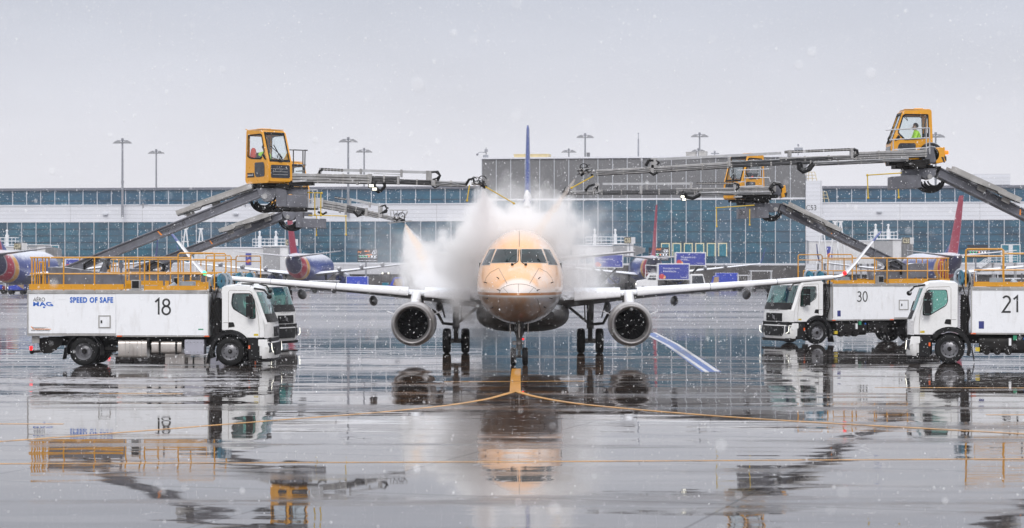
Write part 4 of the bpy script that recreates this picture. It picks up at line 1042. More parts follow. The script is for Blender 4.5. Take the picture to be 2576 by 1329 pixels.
        g = MB(); g.box(.60, .82, y*1.34, y*1.56, 1.66, 2.10); g.tube([(.75, y*1.2, 1.68), (.70, y*1.45, 1.66), (.70, y*1.45, 2.2)], .02); g.build('side_mirror', M['black'], cab, .03)
        # step side, bumper corner, headlight
        g = MB(); g.panel([(.60, .95), (1.08, .95), (1.08, .22), (.62, .22)], [], lambda u, v, w_, y=y: (u, y*(.95+w_), v), 0, .2); g.build('step_panel', M['black'], r, .03)
        g = MB(); g.box(.62, .68, y*1.16, y*1.175, .58, .70); g.build('side_marker', M['reflector'], r)
        hl = MB(); hl.panel(rounded([(.0, .78), (.0, .50), (.14, .44), (.30, .52), (.34, .78)], .03), [], lambda u, v, w_, y=y: (1.43-.30*u/.34+w_*.3, y*(.93+u*.80), v), 0, .05); h_ = hl.build('headlight', M['dglass'], r)
        hl = MB(); hl.tube([(1.405, y*1.165, .77), (1.425, y*1.155, .55), (1.445, y*.99, .47)], .013, 6); hl.build('light_strip', M['drl'], h_)
        g = MB(); g.panel(rounded([(.96, .90), (1.26, .90), (1.30, .62), (.96, .68)], .03), [], lambda u, v, w_, y=y: (u, y*(1.17+w_), v), 0, .035); g.build('bumper_corner', M['truck_white'], r)
    b = MB(); vs = []
    for z, d, hw in ((.82, .0, 1.21), (.62, .03, 1.21), (.36, .03, 1.19), (.25, .0, 1.14)):
        vs.append([(1.08, -hw, z)]+[(1.43+d-.26*abs(y/1.2)**4, y*hw/1.2, z) for y in [-1.2+2.4*k/16 for k in range(17)]]+[(1.08, hw, z)])
    in_ = [[(p[0]-.08, p[1]*.97, p[2]) for p in q] for q in vs]
    b.loft(vs+in_[::-1], caps=False, closed=False); bp = b.build('front_bumper', M['truck_white'], r, ang=50)
    front_grid('bumper_grille', -.78, .78, .36, .78, M['black'], .05, bp, shape=lambda z: (-.78+max(0, .5-z)*.9, .78-max(0, .5-z)*.9))
    b = MB(); b.box(1.2, 1.36, -1.0, 1.0, .80, .96); b.build('front_gap', M['black'], r); b = MB(); b.box(1.0, 1.38, -1.08, 1.08, .14, .27); b.build('air_dam', M['black'], r, .03)
    # interior
    b = MB(); b.box(-.2, 1.15, -1.14, 1.14, 1.24, 1.30); b.box(.85, 1.16, -1.10, 1.10, 1.30, 1.70); b.build('cab_interior', M['interior'], r, .02)
    for y in (-.6, .6):
        b = MB(); b.box(-.05, .42, y-.25, y+.25, 1.30, 1.62); b.beam((-.03, y, 1.6), (-.12, y, 2.18), .48, .12, up=(1,0,0)); b.beam((-.12, y, 2.18), (-.14, y, 2.38), .28, .09, up=(1,0,0)); b.build('seat', M['seat'], r, .04)
    b = MB(); b.tube([(.68+.06*math.sin(2*math.pi*k/18), .6+.22*math.cos(2*math.pi*k/18), 1.78+.2*math.sin(2*math.pi*k/18)) for k in range(18)], .018, 6, closed=True); b.beam((.9, .6, 1.65), (.68, .6, 1.78), .05, .05); b.build('steering_wheel', M['seat'], r)
    b = MB(); b.tube([(xf(1.74)+.02, -.75, 1.74), (xf(2.1)+.03, -.35, 2.06)], .012, 5); b.tube([(xf(1.74)+.02, .1, 1.74), (xf(2.1)+.03, .5, 2.06)], .012, 5); b.build('wiper', M['black'], cab)
    b = MB(); b.box(.35, .75, -.95, -.75, 2.745, 2.79); b.tube([(.8, S*1.1, 2.62), (1.15, S*1.1, 2.56), (1.3, S*1.1, 2.38)], .035); b.sph((1.32, S*1.1, 2.34), .09, n=10); b.build('roof_mirror', M['black'], cab)
    # gap between cab and tank: exhaust, hoses
    b = MB(); b.box(-.62, -.36, -.9, .9, .95, 2.25); b.cyl((-.45, S*1.0, 1.0), (-.45, S*1.0, 2.3), .09)
    for k in range(14): b.box(-.56, -.34, S*.86, S*1.12, 1.10+k*.075, 1.14+k*.075)
    b.tube([(-.66, S*1.1, 2.7), (-.6, S*1.15, 2.2), (-.66, S*1.1, 1.6), (-.5, S*1.1, 1.1)], .03); b.tube([(-.4, S*1.1, 2.7), (-.55, S*1.12, 2.1), (-.35, S*1.15, 1.5)], .02)
    b.build('exhaust_stack', M['chassis'], r)

def railing(r, S, x0, x1, zb=2.56, near_posts=None):
    b = MB(); zt, zm = 3.66, 3.11; rr_ = .026
    for y in (-1.17, 1.17):
        b.tube([(x0-.05, y, zt), (-1.76, y, zt)], rr_); b.tube([(x0-.05, y, zm), (x1, y, zm), (x1, y, zb)], rr_)
        b.tube([(-1.76, y, zb), (-1.76, y, 3.76), (-1.70, y, 3.81), (-.58, y, 3.81), (-.53, y, 3.76), (-.53, y, zb)], rr_); b.tube([(-1.76, y, 3.58), (-.53, y, 3.58)], rr_*.8)
        for x in near_posts or (x0+.02, -5.65, -4.6, -3.54, -2.9): b.tube([(x, y, zb-.02), (x, y, zt)], rr_)
        for x, z in ((-6.5, 3.5), (-6.4, 3.5)): pass
    for z in (zt, zm): b.tube([(x0, -1.17, z), (x0, 1.17, z)], rr_)
    for y in (-.35, .35, .75, -.75): b.tube([(x0, y, zb), (x0, y, zt)], rr_*.8)
    # ladder gate at the rear
    for x in (x0+.13, x0+.28, x0+.42): b.tube([(x, S*1.17, zb), (x, S*1.17, 3.52), (x+.02, S*1.17, 3.52)], rr_*.85)
    b.tube([(x0+.28, S*1.17, 3.5), (x0+.42, S*1.17, 3.5)], rr_*.85)
    g = b.build('guard_rail', M['yellow'], r)
    k = MB()
    for y in (-1.2, 1.2):
        k.box(x0-.05, -3.60, y-.012, y+.012, 2.575, 2.76); k.box(-2.88, x1, y-.012, y+.012, 2.565, 2.71)
    k.box(x0-.07, x0-.05, -1.2, 1.2, 2.575, 2.76); k.build('kick_plate', M['yellow'], g)
    # air conditioner box, hose reels, deck clutter
    b = MB(); b.box(-3.34, -3.05, S*1.0, S*1.24, 2.60, 2.90); b.box(-3.4, -3.0, S*.95, S*1.28, 2.56, 2.599); b.build('cooler_box', M['grey_trim'], r, .01)
    b = MB(); b.box(-3.31, -3.08, S*1.235, S*1.25, 2.63, 2.87); b.build('cooler_grille', M['black'], r)
    for x, y in ((-.47, .75), (-.47, -.1)):
        y *= S
        for dx, mt_, rad in ((-.13, 'black', .25), (.09, 'teal', .26)):
            b = MB(); b.lathe([(.05, -.02), (rad-.03, -.03), (rad, -.015), (rad, .015), (rad-.03, .03), (.05, .02)], (x+dx, y, 2.86), (1, .35*S, 0), 24); b.build('reel_flange', M['reelgrey'] if mt_ != 'teal' else M['teal'], r)
        b = MB(); b.cyl((x-.12, y-.04*S, 2.86), (x+.09, y+.03*S, 2.86), .2, n=20); b.build('hose_reel', M['hose'], r)
        b = MB(); b.tube([(x+.1+.03*k, y, 2.86+.0) if False else (x+.12+.18*abs(math.sin(q)), y, 2.86+.26*math.cos(q)) for k, q in enumerate([math.pi*j/8 for j in range(9)])], .05); b.build('reel_guard', M['reelgrey'], r)
    b = MB(); b.box(-.75, -.2, -1.0, 1.0, 2.55, 2.60); b.tube([(-.72, S*1.05, 2.6), (-.72, S*1.05, 2.9)], .03); b.build('reel_base', M['grey_trim'], r)
    b = MB(); b.tube([(-2.35, S*.6, 2.55), (-2.35, S*.6, 3.0)], .03); b.build('deck_post', M['steel'], r); b = MB(); b.tube([(-3.75, S*.9, 2.55), (-3.75, S*.9, 3.3)], .04); b.box(-3.82, -3.68, S*.85, S*.95, 3.3, 3.5)
    b.build('deck_post', M['steel'], r); b = MB(); b.cyl((-2.3, S*.3, 2.55), (-2.0, S*.3, 2.75), .1); b.box(-2.6, -1.2, -.5, .5, 2.56, 2.62); b.box(-1.8, -1.3, S*.4, S*.9, 2.6, 2.85); b.build('deck_equipment', M['reelgrey'], r)

def op_cab(r, foot, yaw, scale=1, plate=False):
    "operator cabin; local x forward, foot is its floor centre in world space"
    T = winv(r) @ Matrix.Translation(foot) @ Matrix.Rotation(yaw, 4, 'Z') @ Matrix.Scale(scale, 4) @ Matrix.Translation((-.75, 0, 0))
    side = rounded([(0,.1),(.07,1.86),(.12,1.9),(.98,1.87),(1.08,1.80),(1.47,.72),(1.5,.06),(1.42,0),(.1,0)], .04, 2)
    hole = rounded([(.20,1.72),(.17,.97),(.40,.90),(1.0,.86),(1.23,1.10),(1.06,1.68),(.98,1.73)], .05)
    b = MB(T); hw = .5
    for y in (-1, 1): b.panel(side, [hole], lambda u, v, w_, y=y: (u, y*(hw-.045+w_), v), 0, .045)
    b.box(.10, 1.44, -.455, .455, 0, .05); b.box(.12, 1.02, -.455, .455, 1.845, 1.88)
    # rear wall with window, front frame
    b.panel([(-.455,.05),(.455,.05),(.455,1.845),(-.455,1.845)], [[(-.36,1.0),(.36,1.0),(.36,1.7),(-.36,1.7)]], lambda u, v, w_: (.02+.045*(v-.1)/1.8+w_, u, v), 0, .04)
    fx = lambda v: 1.08+(1.80-v)/1.08*.39 if v > .72 else 1.47+(.72-v)/.66*.03
    def fmap(u, v, w_): return (fx(v)-.0+w_, u, v)
    def fpanel(pts, holes, w0, w1):
        b.panel(pts, holes, fmap, w0, w1)
    fpanel([(-.455,.72),(.455,.72),(.455,1.845),(-.455,1.845)], [[(-.40,.80),(.40,.80),(.40,1.76),(-.40,1.76)]], -.04, 0)
    fpanel([(-.455,.05),(.455,.05),(.455,.719),(-.455,.719)], [], -.04, 0)
    cab = b.build('operator_cabin', M['cabyellow'], r, .012)
    for y in (-1, 1):
        g = MB(T); g.panel(hole, [], lambda u, v, w_, y=y: (u, y*(hw-.03+w_), v), 0, .008); g.build('side_window', M['glass'], cab)
        cx, cz = .68, 1.3
        g = MB(T); g.panel([(cx+(u-cx)*1.04, cz+(v-cz)*1.05) for u, v in hole], [[(cx+(u-cx)*.95, cz+(v-cz)*.94) for u, v in hole]], lambda u, v, w_, y=y: (u, y*(hw+.001+w_), v), 0, .010); g.build('window_seal', M['black'], cab)
        g = MB(T); g.panel(rounded([(.62,.74),(1.18,.74),(1.24,.62),(1.24,.24),(.72,.22),(.62,.32)], .07), [], lambda u, v, w_, y=y: (u, y*(hw+w_), v), 0, .012); g.build('lower_window', M['dglass'], cab)
        g = MB(T); g.panel(rounded([(1.22,1.03),(1.30,.92),(1.34,.80),(1.22,.86),(1.14,.95)], .03), [], lambda u, v, w_, y=y: (u, y*(hw+w_), v), 0, .014); g.build('mirror_bracket', M['black'], cab)
    g = MB(T); g.panel([(-.43,.75),(.43,.75),(.43,1.81),(-.43,1.81)], [[(-.38,.83),(.38,.83),(.38,1.74),(-.38,1.74)]], fmap, .001, .014); g.build('windscreen_seal', M['black'], cab)
    g = MB(T); g.panel([(-.41,.79),(.41,.79),(.41,1.77),(-.41,1.77)], [], fmap, -.03, -.022); g.build('windscreen', M['glass'], cab)
    g = MB(T); g.panel(rounded([(-.40,.64),(.40,.64),(.40,.18),(-.40,.18)], .06), [], fmap, .001, .012); lw = g.build('lower_windscreen', M['dglass'], cab)
    g = MB(T)
    for z in (.30, .40, .50): g.beam((fx(z)+.014, -.33, z), (fx(z)+.014, .30, z), .012, .02)
    g.build('grab_slat', M['alu'], lw)
    g = MB(T); g.box(.10, 1.0, -.47, .47, 1.90, 1.925); g.box(.3, .6, -.2, .2, 1.926, 1.97); g.tube([(.1, -.45, 1.9), (.02, -.5, 1.96)], .02); g.build('roof_hatch', M['cabyellow'], cab, .01)
    g = MB(T); g.tube([fmap(-.05,.74,.05), fmap(.02,.95,.05), fmap(-.15,1.35,.04)], .018); g.tube([fmap(.05,.74,.05), fmap(.05,1.0,.05), fmap(-.28,1.3,.03)], .014); g.tube([fmap(.0,.74,.06), fmap(.08,.9,.07), fmap(-.02,1.05,.06), fmap(-.12,.9,.07)], .02); g.build('wiper', M['black'], cab)
    g = MB(T); g.box(.16, .60, -.22, .22, .05, .50); g.beam((.26, 0, .48), (.18, 0, 1.12), .44, .12, up=(1,0,0)); g.build('seat', M['seat'], cab, .04)
    g = MB(T); g.beam((1.1, .25, .05), (1.1, .25, .75), .2, .2); g.beam((1.1, -.25, .05), (1.1, -.25, .75), .2, .2); g.box(.25, .75, .28, .42, .45, .68); g.box(.25, .75, -.42, -.28, .45, .68); g.tube([(.95, .33, .66), (1.0, .33, .82)], .025)
    g.box(.95, 1.1, -.43, .43, 1.72, 1.80); g.tube([(.2, .38, 1.7), (.3, .36, 1.3), (.26, .3, .9)], .02); g.tube([(.9, -.2, 1.7), (.8, 0, 1.55), (.9, .2, 1.7)], .012); g.build('control_console', M['interior'], cab)
    # visible under-frame
    g = MB(T); g.cyl((.6, 0, -.22), (.6, 0, -.02), .42, .45, 20); g.box(.0, 1.3, -.4, .4, -.12, -.005); g.box(-.3, .3, -.3, .3, -.2, -.05); g.build('turntable', M['chassis'], r)
    if plate:
        g = MB(T); g.panel([(.12,.22),(.60,.22),(.56,.38),(.12,.38)][::-1], [], lambda u, v, w_: (u, -(hw+w_), v), 0, .006); pl = g.build('name_plate', M['ink'], cab)
        Ti = T
        o = text('lettering', 'elephant β', .33, .08, M['whiteink'], cab, lambda u, v, d: tuple(T @ Vector((.18+u, -(hw+.006+d), .26+v))))
        g = MB(T); g.box(.14, .165, -(hw+.010), -(hw+.006), .25, .36); g.build('logo_mark', M['orangeink'], cab)
    return T, cab

def boom_common(r, Yl, Yh, d):
    W = winv(r)
    def Q(px, py, Y=None): return W @ P(px, py, Yh if Y is None else Y)
    sc = FPX/Yh
    lo, hi = W @ P(*d['boom'][0], Yl), W @ P(*d['boom'][1], Yh)
    up = Vector((0,0,1)); ax = (hi-lo).normalized()
    sd = ax.cross(up).normalized(); un = sd.cross(ax)
    if un.z < 0: un = -un
    b = MB(); b.beam(lo, hi, .34, .24); b.beam(lo+un*.14, hi+un*.14, .46, .05); b.beam(lo-un*.14, hi-un*.14, .46, .05)
    for q in (.12, .30, .44, .74): p = lo+(hi-lo)*q; b.beam(p-sd*.23-un*.16, p-sd*.23+un*.17, .04, .06, up=ax)
    bo = b.build('boom', M['steel'], r, .008)
    camdir = sd if (W.to_3x3() @ Vector((0,-1,0))).dot(sd) > 0 else -sd
    # lettering on the boom web
    e0 = lo+(hi-lo)*d['let'][0]; flip = d['flip']
    dirn = ax if not flip else -ax; st = e0 if not flip else lo+(hi-lo)*d['let'][1]
    upn = un
    w_ = (hi-lo).length*(d['let'][1]-d['let'][0])
    text('lettering', 'elephant β', w_*.9, .17, M['ink'], bo, lambda u, v, dd: tuple(st+dirn*(u+.09)+upn*(v-.08)+camdir*(.172+dd)))
    b = MB(); q0 = st+camdir*.172; b.add([q0+upn*.09, q0+upn*.09+dirn*.04, q0-upn*.09+dirn*.12, q0-upn*.09+dirn*.06]+[x+camdir*.004 for x in (q0+upn*.09, q0+upn*.09+dirn*.04, q0-upn*.09+dirn*.12, q0-upn*.09+dirn*.06)], [(0,1,2,3),(7,6,5,4),(0,4,5,1),(1,5,6,2),(2,6,7,3),(3,7,4,0)]); b.build('logo_mark', M['orangeink'], bo)
    # tray on top
    t0, t1 = Q(*d['tray'][0]), Q(*d['tray'][1]); b = MB(); b.beam(t0, t1, .55, .05); b.beam(t0+sd*.27+un*.06, t1+sd*.27+un*.06, .03, .14); b.beam(t0-sd*.27+un*.06, t1-sd*.27+un*.06, .03, .14)
    b.beam(t0+un*.16+(t1-t0)*.2, t0+un*.16+(t1-t0)*.95, .4, .04)
    for q in (.15, .5, .9): p = t0+(t1-t0)*q; b.beam(p, p-un*.2, .05, .3)
    b.build('cable_tray', M['grey_trim'], r)
    b = MB(); b.tube([t0-un*.06+camdir*.3, t0+(t1-t0)*.3-un*.10+camdir*.3, t0+(t1-t0)*.34-un*.02+camdir*.3, t0+(t1-t0)*.7-un*.08+camdir*.3, t1-un*.1+camdir*.3], .02); b.build('hydraulic_line', M['hose'], bo)
    # pedestal and lift cylinder
    pd = d['ped']; W0 = W
    sgn = 1 if not flip else -1
    b = MB(); pp = [W @ P(x, y, Yl+.0) for x, y in pd]; off = (W.to_3x3() @ Vector((0,1,0)))*.38
    b.add([p-off for p in pp]+[p+off for p in pp], [tuple(range(len(pp))), tuple(range(2*len(pp)-1, len(pp)-1, -1))]+[(i, (i+1)%len(pp), (i+1)%len(pp)+len(pp), i+len(pp)) for i in range(len(pp))])
    b.build('boom_pedestal', M['steel'], r, .02)
    c0, c1 = W @ P(*d['cyl'][0], Yl), W @ P(*d['cyl'][1], Yl+(Yh-Yl)*.2); m_ = c0+(c1-c0)*.62
    b = MB(); b.cyl(c0, m_, .12, .12, 16); b.cyl(m_, m_+(c1-c0).normalized()*.06, .14, .14, 16); b.cyl(m_, c1, .07, .07, 12); b.sph(c1, .10, n=10); b.build('lift_cylinder', M['steel'], r)
    h0 = lo+(hi-lo)*.12-un*.05
    b = MB()
    for k in (-.1, .1, .2): b.tube([h0+ax*(-.25)-un*.35+camdir*(.28+k*.3), h0+ax*(-.1)+un*.02+camdir*(.3+k*.3), h0+ax*(.3)+un*.08+camdir*(.3+k*.3), h0+ax*(.62)-un*.12+camdir*(.3+k*.3), h0+ax*.6-un*.45+camdir*(.28+k*.3)], .035)
    b.build('hose_bundle', M['hose'], r)
    # head: joint plates, column, counter boxes
    def plate(name, pts, y0, y1, mt, bev=.01):
        q = [P(x, y, Yh) for x, y in pts]; b = MB(W); b.add([p+Vector((0, y0, 0)) for p in q]+[p+Vector((0, y1, 0)) for p in q], [tuple(range(len(q))), tuple(range(2*len(q)-1, len(q)-1, -1))]+[(i, (i+1)%len(q), (i+1)%len(q)+len(q), i+len(q)) for i in range(len(q))])
        return b.build(name, mt, r, bev)
    for pts, y0, y1 in d['plates']: plate('boom_head', pts, y0, y1, M['steel'])
    for pts, y0, y1 in d.get('hbox', []): plate('counter_box', pts, y0, y1, M['steel'])
    jp = P(*d['pin'], Yh); b = MB(W); b.cyl(jp+Vector((0,-.42,0)), jp+Vector((0,.42,0)), .09, n=14); b.build('joint_pin', M['alu'], r)
    b = MB(W); hx, hy, hr = d['hoses']
    for k in range(9):
        rr_ = hr*(.55+.07*k)/sc; cx = hx+random.uniform(-4, 4); pts = []
        for j in range(11):
            q = R(200+ (140)*j/10) if k % 2 else R(185+170*j/10)
            pts.append(P(cx, hy, Yh)+Vector((rr_*1.25*math.cos(q), -.30+.07*k, rr_*math.sin(q))))
        b.tube(pts, .03, 6)
    b.build('hose_loop', M['hose'], r)
    # spray arm
    ya = d['ya']
    for p0, p1, h, wd, mt in d['arm']:
        a0, a1 = P(*p0, Yh+ya), P(*p1, Yh+ya); b = MB(W); b.beam(a0, a1, wd, h); am = b.build('spray_arm', M[mt], r, .01)
        dv = a1-a0; n_ = max(2, int(dv.length/.7)); fr_ = Vector((0, -wd/2-.02, 0)); rn = random.Random(int(p0[0]))
        for k in range(n_+1):
            c_ = a0+dv*(k/n_*.96+.02); b = MB(W); b.beam(c_-dv.normalized()*.025, c_+dv.normalized()*.025, wd+.035, h+.035); b.build('arm_clamp', M['grey_trim'], am)
        b = MB(W); b.beam(a0+Vector((0, 0, -h/2-.012)), a1+Vector((0, 0, -h/2-.012)), wd*.8, .02)  # flat black strip stands in for the arm's shaded underside
        for q_ in (-.2, .12): b.tube([a0+dv*(j/8)+fr_+Vector((0, 0, h*q_+rn.uniform(-.015, .015))) for j in range(9)], .010, 5)
        b.build('arm_shade_strip_and_lines', M['hose'], am)
    for p0, p1, h in d['pipes']:
        b = MB(W); b.beam(P(*p0, Yh+ya), P(*p1, Yh+ya), h, h); b.build('pipe', M['alu_white'], r)
    for x, y0, y1, wd in d['brk']:
        b = MB(W); p = P(x, y0, Yh+ya); q = P(x, y1, Yh+ya); b.beam(p, q, wd/sc, .32, up=(0,1,0)); b.build('arm_bracket', M['alu'], r, .008)
    for p0, p1 in d['chain']:
        b = MB(W); a, c = P(*p0, Yh+ya), P(*p1, Yh+ya); n = int((c-a).length/.11)
        for k in range(n):
            u = a+(c-a)*(k/n); v = a+(c-a)*((k+.8)/n); b.beam(u, v, .14, .09)
        b.beam(a+Vector((0,-.06,0)), c+Vector((0,-.06,0)), .04, .03, mi=1); b.build('cable_chain', [M['hose'], M['grey_trim']], r)
    for pts, rad in d['tubes']:
        b = MB(W); b.tube([P(x, y, Yh+ya-.12+dy) for x, y, dy in pts], rad, 7); b.build('arm_hose', M['hose'], r)
    for pts in d['rods']:
        b = MB(W); b.tube([P(x, y, Yh+ya-.2) for x, y in pts], .02, 6); b.sph(P(*pts[-1], Yh+ya-.2), .045, n=8); b.build('warning_rod', M['rod_yellow'], r)
    for x, y in d.get('lamps', []):
        b = MB(W); p = P(x, y, Yh+ya-.3); b.box(p.x-.075, p.x+.075, p.y-.02, p.y+.02, p.z-.042, p.z+.042); lo_ = b.build('work_lamp', M['lamp'], r)
        b = MB(W); b.box(p.x-.11, p.x+.11, p.y+.021, p.y+.12, p.z-.07, p.z+.07); b.tube([p+Vector((0,.08,.05)), p+Vector((.05,.2,.3))], .02); b.build('lamp_housing', M['black'], lo_)
    # nozzle cluster
    nx, ny, sgx = d['noz']; c = P(nx, ny, Yh+ya); b = MB(W); rnd = random.Random(nx)
    b.sph(c, .08, (1.4,1,1), 10, 1); b.cyl(c, c+Vector((sgx*.18, 0, -.16)), .06, .04, 12); b.cyl(c+Vector((-sgx*.3,0,0)), c, .05, .06, 10, 1)
    for k in range(10):
        a = c+Vector((rnd.uniform(-.32,.22), rnd.uniform(-.2,.1), rnd.uniform(-.12,.14))); e = c+Vector((rnd.uniform(-.32,.22), rnd.uniform(-.25,.1), rnd.uniform(-.14,.18)))
        mdl = (a+e)/2+Vector((rnd.uniform(-.08,.08), -.08, rnd.uniform(-.06,.12))); b.tube([a, (a+mdl)/2+Vector((0,0,.05)), mdl, (e+mdl)/2, e], rnd.uniform(.010,.02), 6, int(k % 3 == 0))
    for k in range(5):
        a = c+Vector((rnd.uniform(-.3,.3), rnd.uniform(-.2,.1), rnd.uniform(-.15,.15))); b.box(a.x-.04, a.x+.04, a.y-.03, a.y+.03, a.z-.03, a.z+.04, k % 2)
    q = [2*math.pi*k/14 for k in range(15)]
    b.tube([c+Vector((sgx*.08+.13*math.cos(t_), -.12, .14+.12*math.sin(t_))) for t_ in q[:11]], .018, 6); b.tube([c+Vector((-sgx*.12+.12*math.cos(t_), -.1, .10+.12*math.sin(t_))) for t_ in q[3:14]], .016, 6)
    b.build('spray_nozzle', [M['hose'], M['alu']], r, .006)
    return Q
def cabin_rail(r, Yh, pts_list, mt, y=0):
    W = winv(r); b = MB(W)
    for pts in pts_list: b.tube([P(p[0], p[1], Yh+y+(p[2] if len(p) > 2 else 0)) for p in pts], .022, 6)
    b.build('cabin_rail', M[mt], r)
# --- front left truck, number 18
t18 = thing('deicing_truck', 'white deicing truck numbered 18 with SPEED OF SAFE lettering, front left', 'deicing truck', ((581-1288)/FPX*74, 75.25, 0), R(-2), 1, 'deicing trucks around the jet')
truck_body(t18, -1, '18', {'hatch': (-4.45, -4.03, 1.28, 1.71), 'logo': True}, numpos=(-2.27, 1.735, .53))
railing(t18, -1, -6.75, -.80)
def C3(x, y): return (594.4+x/3.684, 279.7+y/3.684)
D18 = dict(boom=((163, 684), (655, 485)), let=(.48, .62), flip=False, tray=((447, 540), (636, 473)),
    ped=((125, 672), (168, 672), (312, 692), (311, 722), (133, 724)), cyl=((246, 712), (284, 630)),
    plates=[(((648,474),(700,474),(702,486),(688,506),(668,509),(655,495)), -.30, -.26), (((648,474),(700,474),(702,486),(688,506),(668,509),(655,495)), .26, .30), (((697,475),(724,475),(724,521),(697,520)), -.36, .3), (((650,474),(774,476),(774,491),(650,484)), -.2, .2)],
    hbox=[(((724.2,491.5),(773,492),(773,522),(724.2,521)), -.42, .36)], pin=(669, 495), hoses=(668, 505, 26), ya=.1,
    arm=[((733,447.5), (931,451), .30, .30, 'alu'), ((931,452), (1002,453.5), .255, .25, 'alu_dark'), ((1002,456.5), (1096,460), .16, .18, 'alu_dark'), ((1094,460.5), (1175,463.5), .17, .2, 'alu_white')],
    pipes=[((865,428.5), (1074,434), .09), ((940,437), (1010,440), .03)],
    brk=[(908,425,438,5), (1010,427,446,5), (1002,443,465,6), (932,438,463,8), (1079,430,455,14), (1090,452,468,10), (899,446,465,6), (806,423,437,4)],
    chain=[((808,426), (865,429))],
    tubes=[([(803,437,0),(805,430,0),(812,426,0)], .05), ([(1085,433,0),(1101,432,0),(1107,442,0),(1101,455,0)], .045), ([(1088,452,0),(1099,449,-.1),(1106,441,-.1),(1096,433,-.1)], .03), ([(1086,466,0),(1094,473,0),(1104,468,0)], .03), ([(936,462,0),(946,474,0),(958,480,0),(968,470,0),(966,459,0)], .06), ([(933,462,0),(940,476,0),(952,484,0),(962,478,0)], .05), ([(1172,466,0),(1180,452,0),(1190,449,0),(1193,458,0)], .045)],
    rods=[[(1221,470),(1293,512)], [(1181,466),(1175,505)], [(735,483),(809,486)], [(792,487),(792,541)], [(807,487),(807,542)]], lamps=[(934,467.5),(942,476)], noz=(1208, 462, 1))
boom_common(t18, 75.4, 75.6, D18)
CABT = {}
CABT[18] = op_cab(t18, P(676, 462.5, 75.7), R(-50), .97, True)
cabin_rail(t18, 75.6, [[(728,377),(774,378.5)], [(730,414),(770,415)], [(730,446),(770,448)], [(738,377),(738,477)], [(762,378),(762,450)], [(767.5,378),(766,448)], [(744,431),(766,430)]], 'alu_dark', .3)
W_ = winv(t18); b = MB(W_); p = P(775, 450, 75.6)
b.beam(P(728,464,75.4), P(790,462,75.4), .5, .12); b.beam(P(650,468,75.6), P(735,470,75.6), .7, .14); b.cyl(P(690,474,75.6), P(690,466,75.6), .38, n=18); b.tube([P(700,470,75.2), P(725,476,75.2), P(736,470,75.2), P(732,455,75.2)], .03); b.build('turntable_frame', M['chassis'], t18, .01)
b = MB(W_); b.beam(P(738,457,75.3), P(772,455,75.3), .4, .07); b.build('step', M['alu_white'], t18)

# --- rear left truck
t20 = thing('deicing_truck', 'unnumbered white deicing truck half hidden behind truck 18, its front towards the jet', 'deicing truck', (-10.75, 92.6, 0), R(-25), 1, 'deicing trucks around the jet')
truck_body(t20, -1, '', {'hatch': (-4.45, -4.03, 1.28, 1.71)})
railing(t20, -1, -6.75, -.80)
D20 = dict(boom=((345, 682), (714, 543)), let=(.52, .66), flip=False, tray=((560, 584), (684, 541)),
    ped=((318, 676), (352, 675), (462, 690), (461, 712), (322, 712)), cyl=((400, 694), (437, 655)),
    plates=[(((712,534),(748,534),(748,544),(740,553),(728,556),(716,548)), -.30, -.26), (((712,534),(748,534),(748,544),(740,553),(728,556),(716,548)), .26, .3), (((746,534),(764,534),(764,573),(746,572)), -.36, .3), (((712,533),(785,535),(785,545),(712,541)), -.2, .2)],
    hbox=[(((764.2,550),(819,551),(819,574.5),(764.2,573)), -.42, .36)], pin=(726, 547), hoses=(730, 556, 22), ya=0,
    arm=[((806,512.5), (870,523.5), .34, .3, 'alu'), ((870,524), (921,534), .29, .25, 'alu_dark'), ((921,535), (952,542), .22, .2, 'alu'), ((952,541), (994,551), .17, .18, 'alu_white')],
    pipes=[((880,501.5), (960,518), .1), ((897,507), (926,514), .05)],
    brk=[(881,500,516,4), (930,510,522,4), (870,513,540,5), (922,523,545,6), (957,518,548,10), (855,515,536,5)],
    chain=[((842,497), (872,502))],
    tubes=[([(957,520,0),(968,516,0),(974,526,0),(966,533,0),(956,538,0)], .05), ([(890,532,0),(900,544,0),(910,540,0),(914,530,0)], .06), ([(952,545,0),(958,537,0),(972,534,0),(976,522,0)], .04), ([(800,533,0),(812,540,0),(822,534,0)], .05)],
    rods=[[(776,541.5),(870,544)], [(796,543),(796,592)], [(870,544),(870.5,591)]], lamps=[], noz=(1006, 551, 1))
boom_common(t20, 95.1, 92.0, D20)
CABT[20] = op_cab(t20, P(730, 521.5, 92.6), R(-50), 1.0)
cabin_rail(t20, 92.0, [[(774,479),(799,478)], [(774,503),(799,503)], [(776,479),(776,521)], [(786,478),(786,521)], [(798,478),(798,521)]], 'alu_white', -.2)
W_ = winv(t20); b = MB(W_); b.beam(P(740,527,92), P(800,524,92), .5, .12); b.cyl(P(752,533,92), P(752,522,92), .36, n=18); b.build('turntable_frame', M['chassis'], t20, .01)
b = MB(W_); b.beam(P(775,500,91.7), P(779,520,91.7), .5, .05); b.beam(P(774,521,91.7), P(799,522,91.7), .6, .08); b.beam(P(798,498,91.7), P(798,521,91.7), .5, .05); b.build('cabin_step', M['alu_white'], t20)
b = MB(W_); c = P(1004, 548, 92)      # wire guard over the nozzle
for q in ((983,532,983,545), (990,530,990,540), (1000,529,998,541), (1014,530,1008,541), (1026,532,1020,543)): b.tube([P(q[0],q[1],92), P(q[2],q[3],92)], .02, 5)
b.tube([P(980,529,92), P(1025,529,92), P(1019,543,92)], .02, 5); b.beam(P(975,562,92), P(1035,556,91.8), .06, .05); b.build('nozzle_guard', M['alu'], t20)

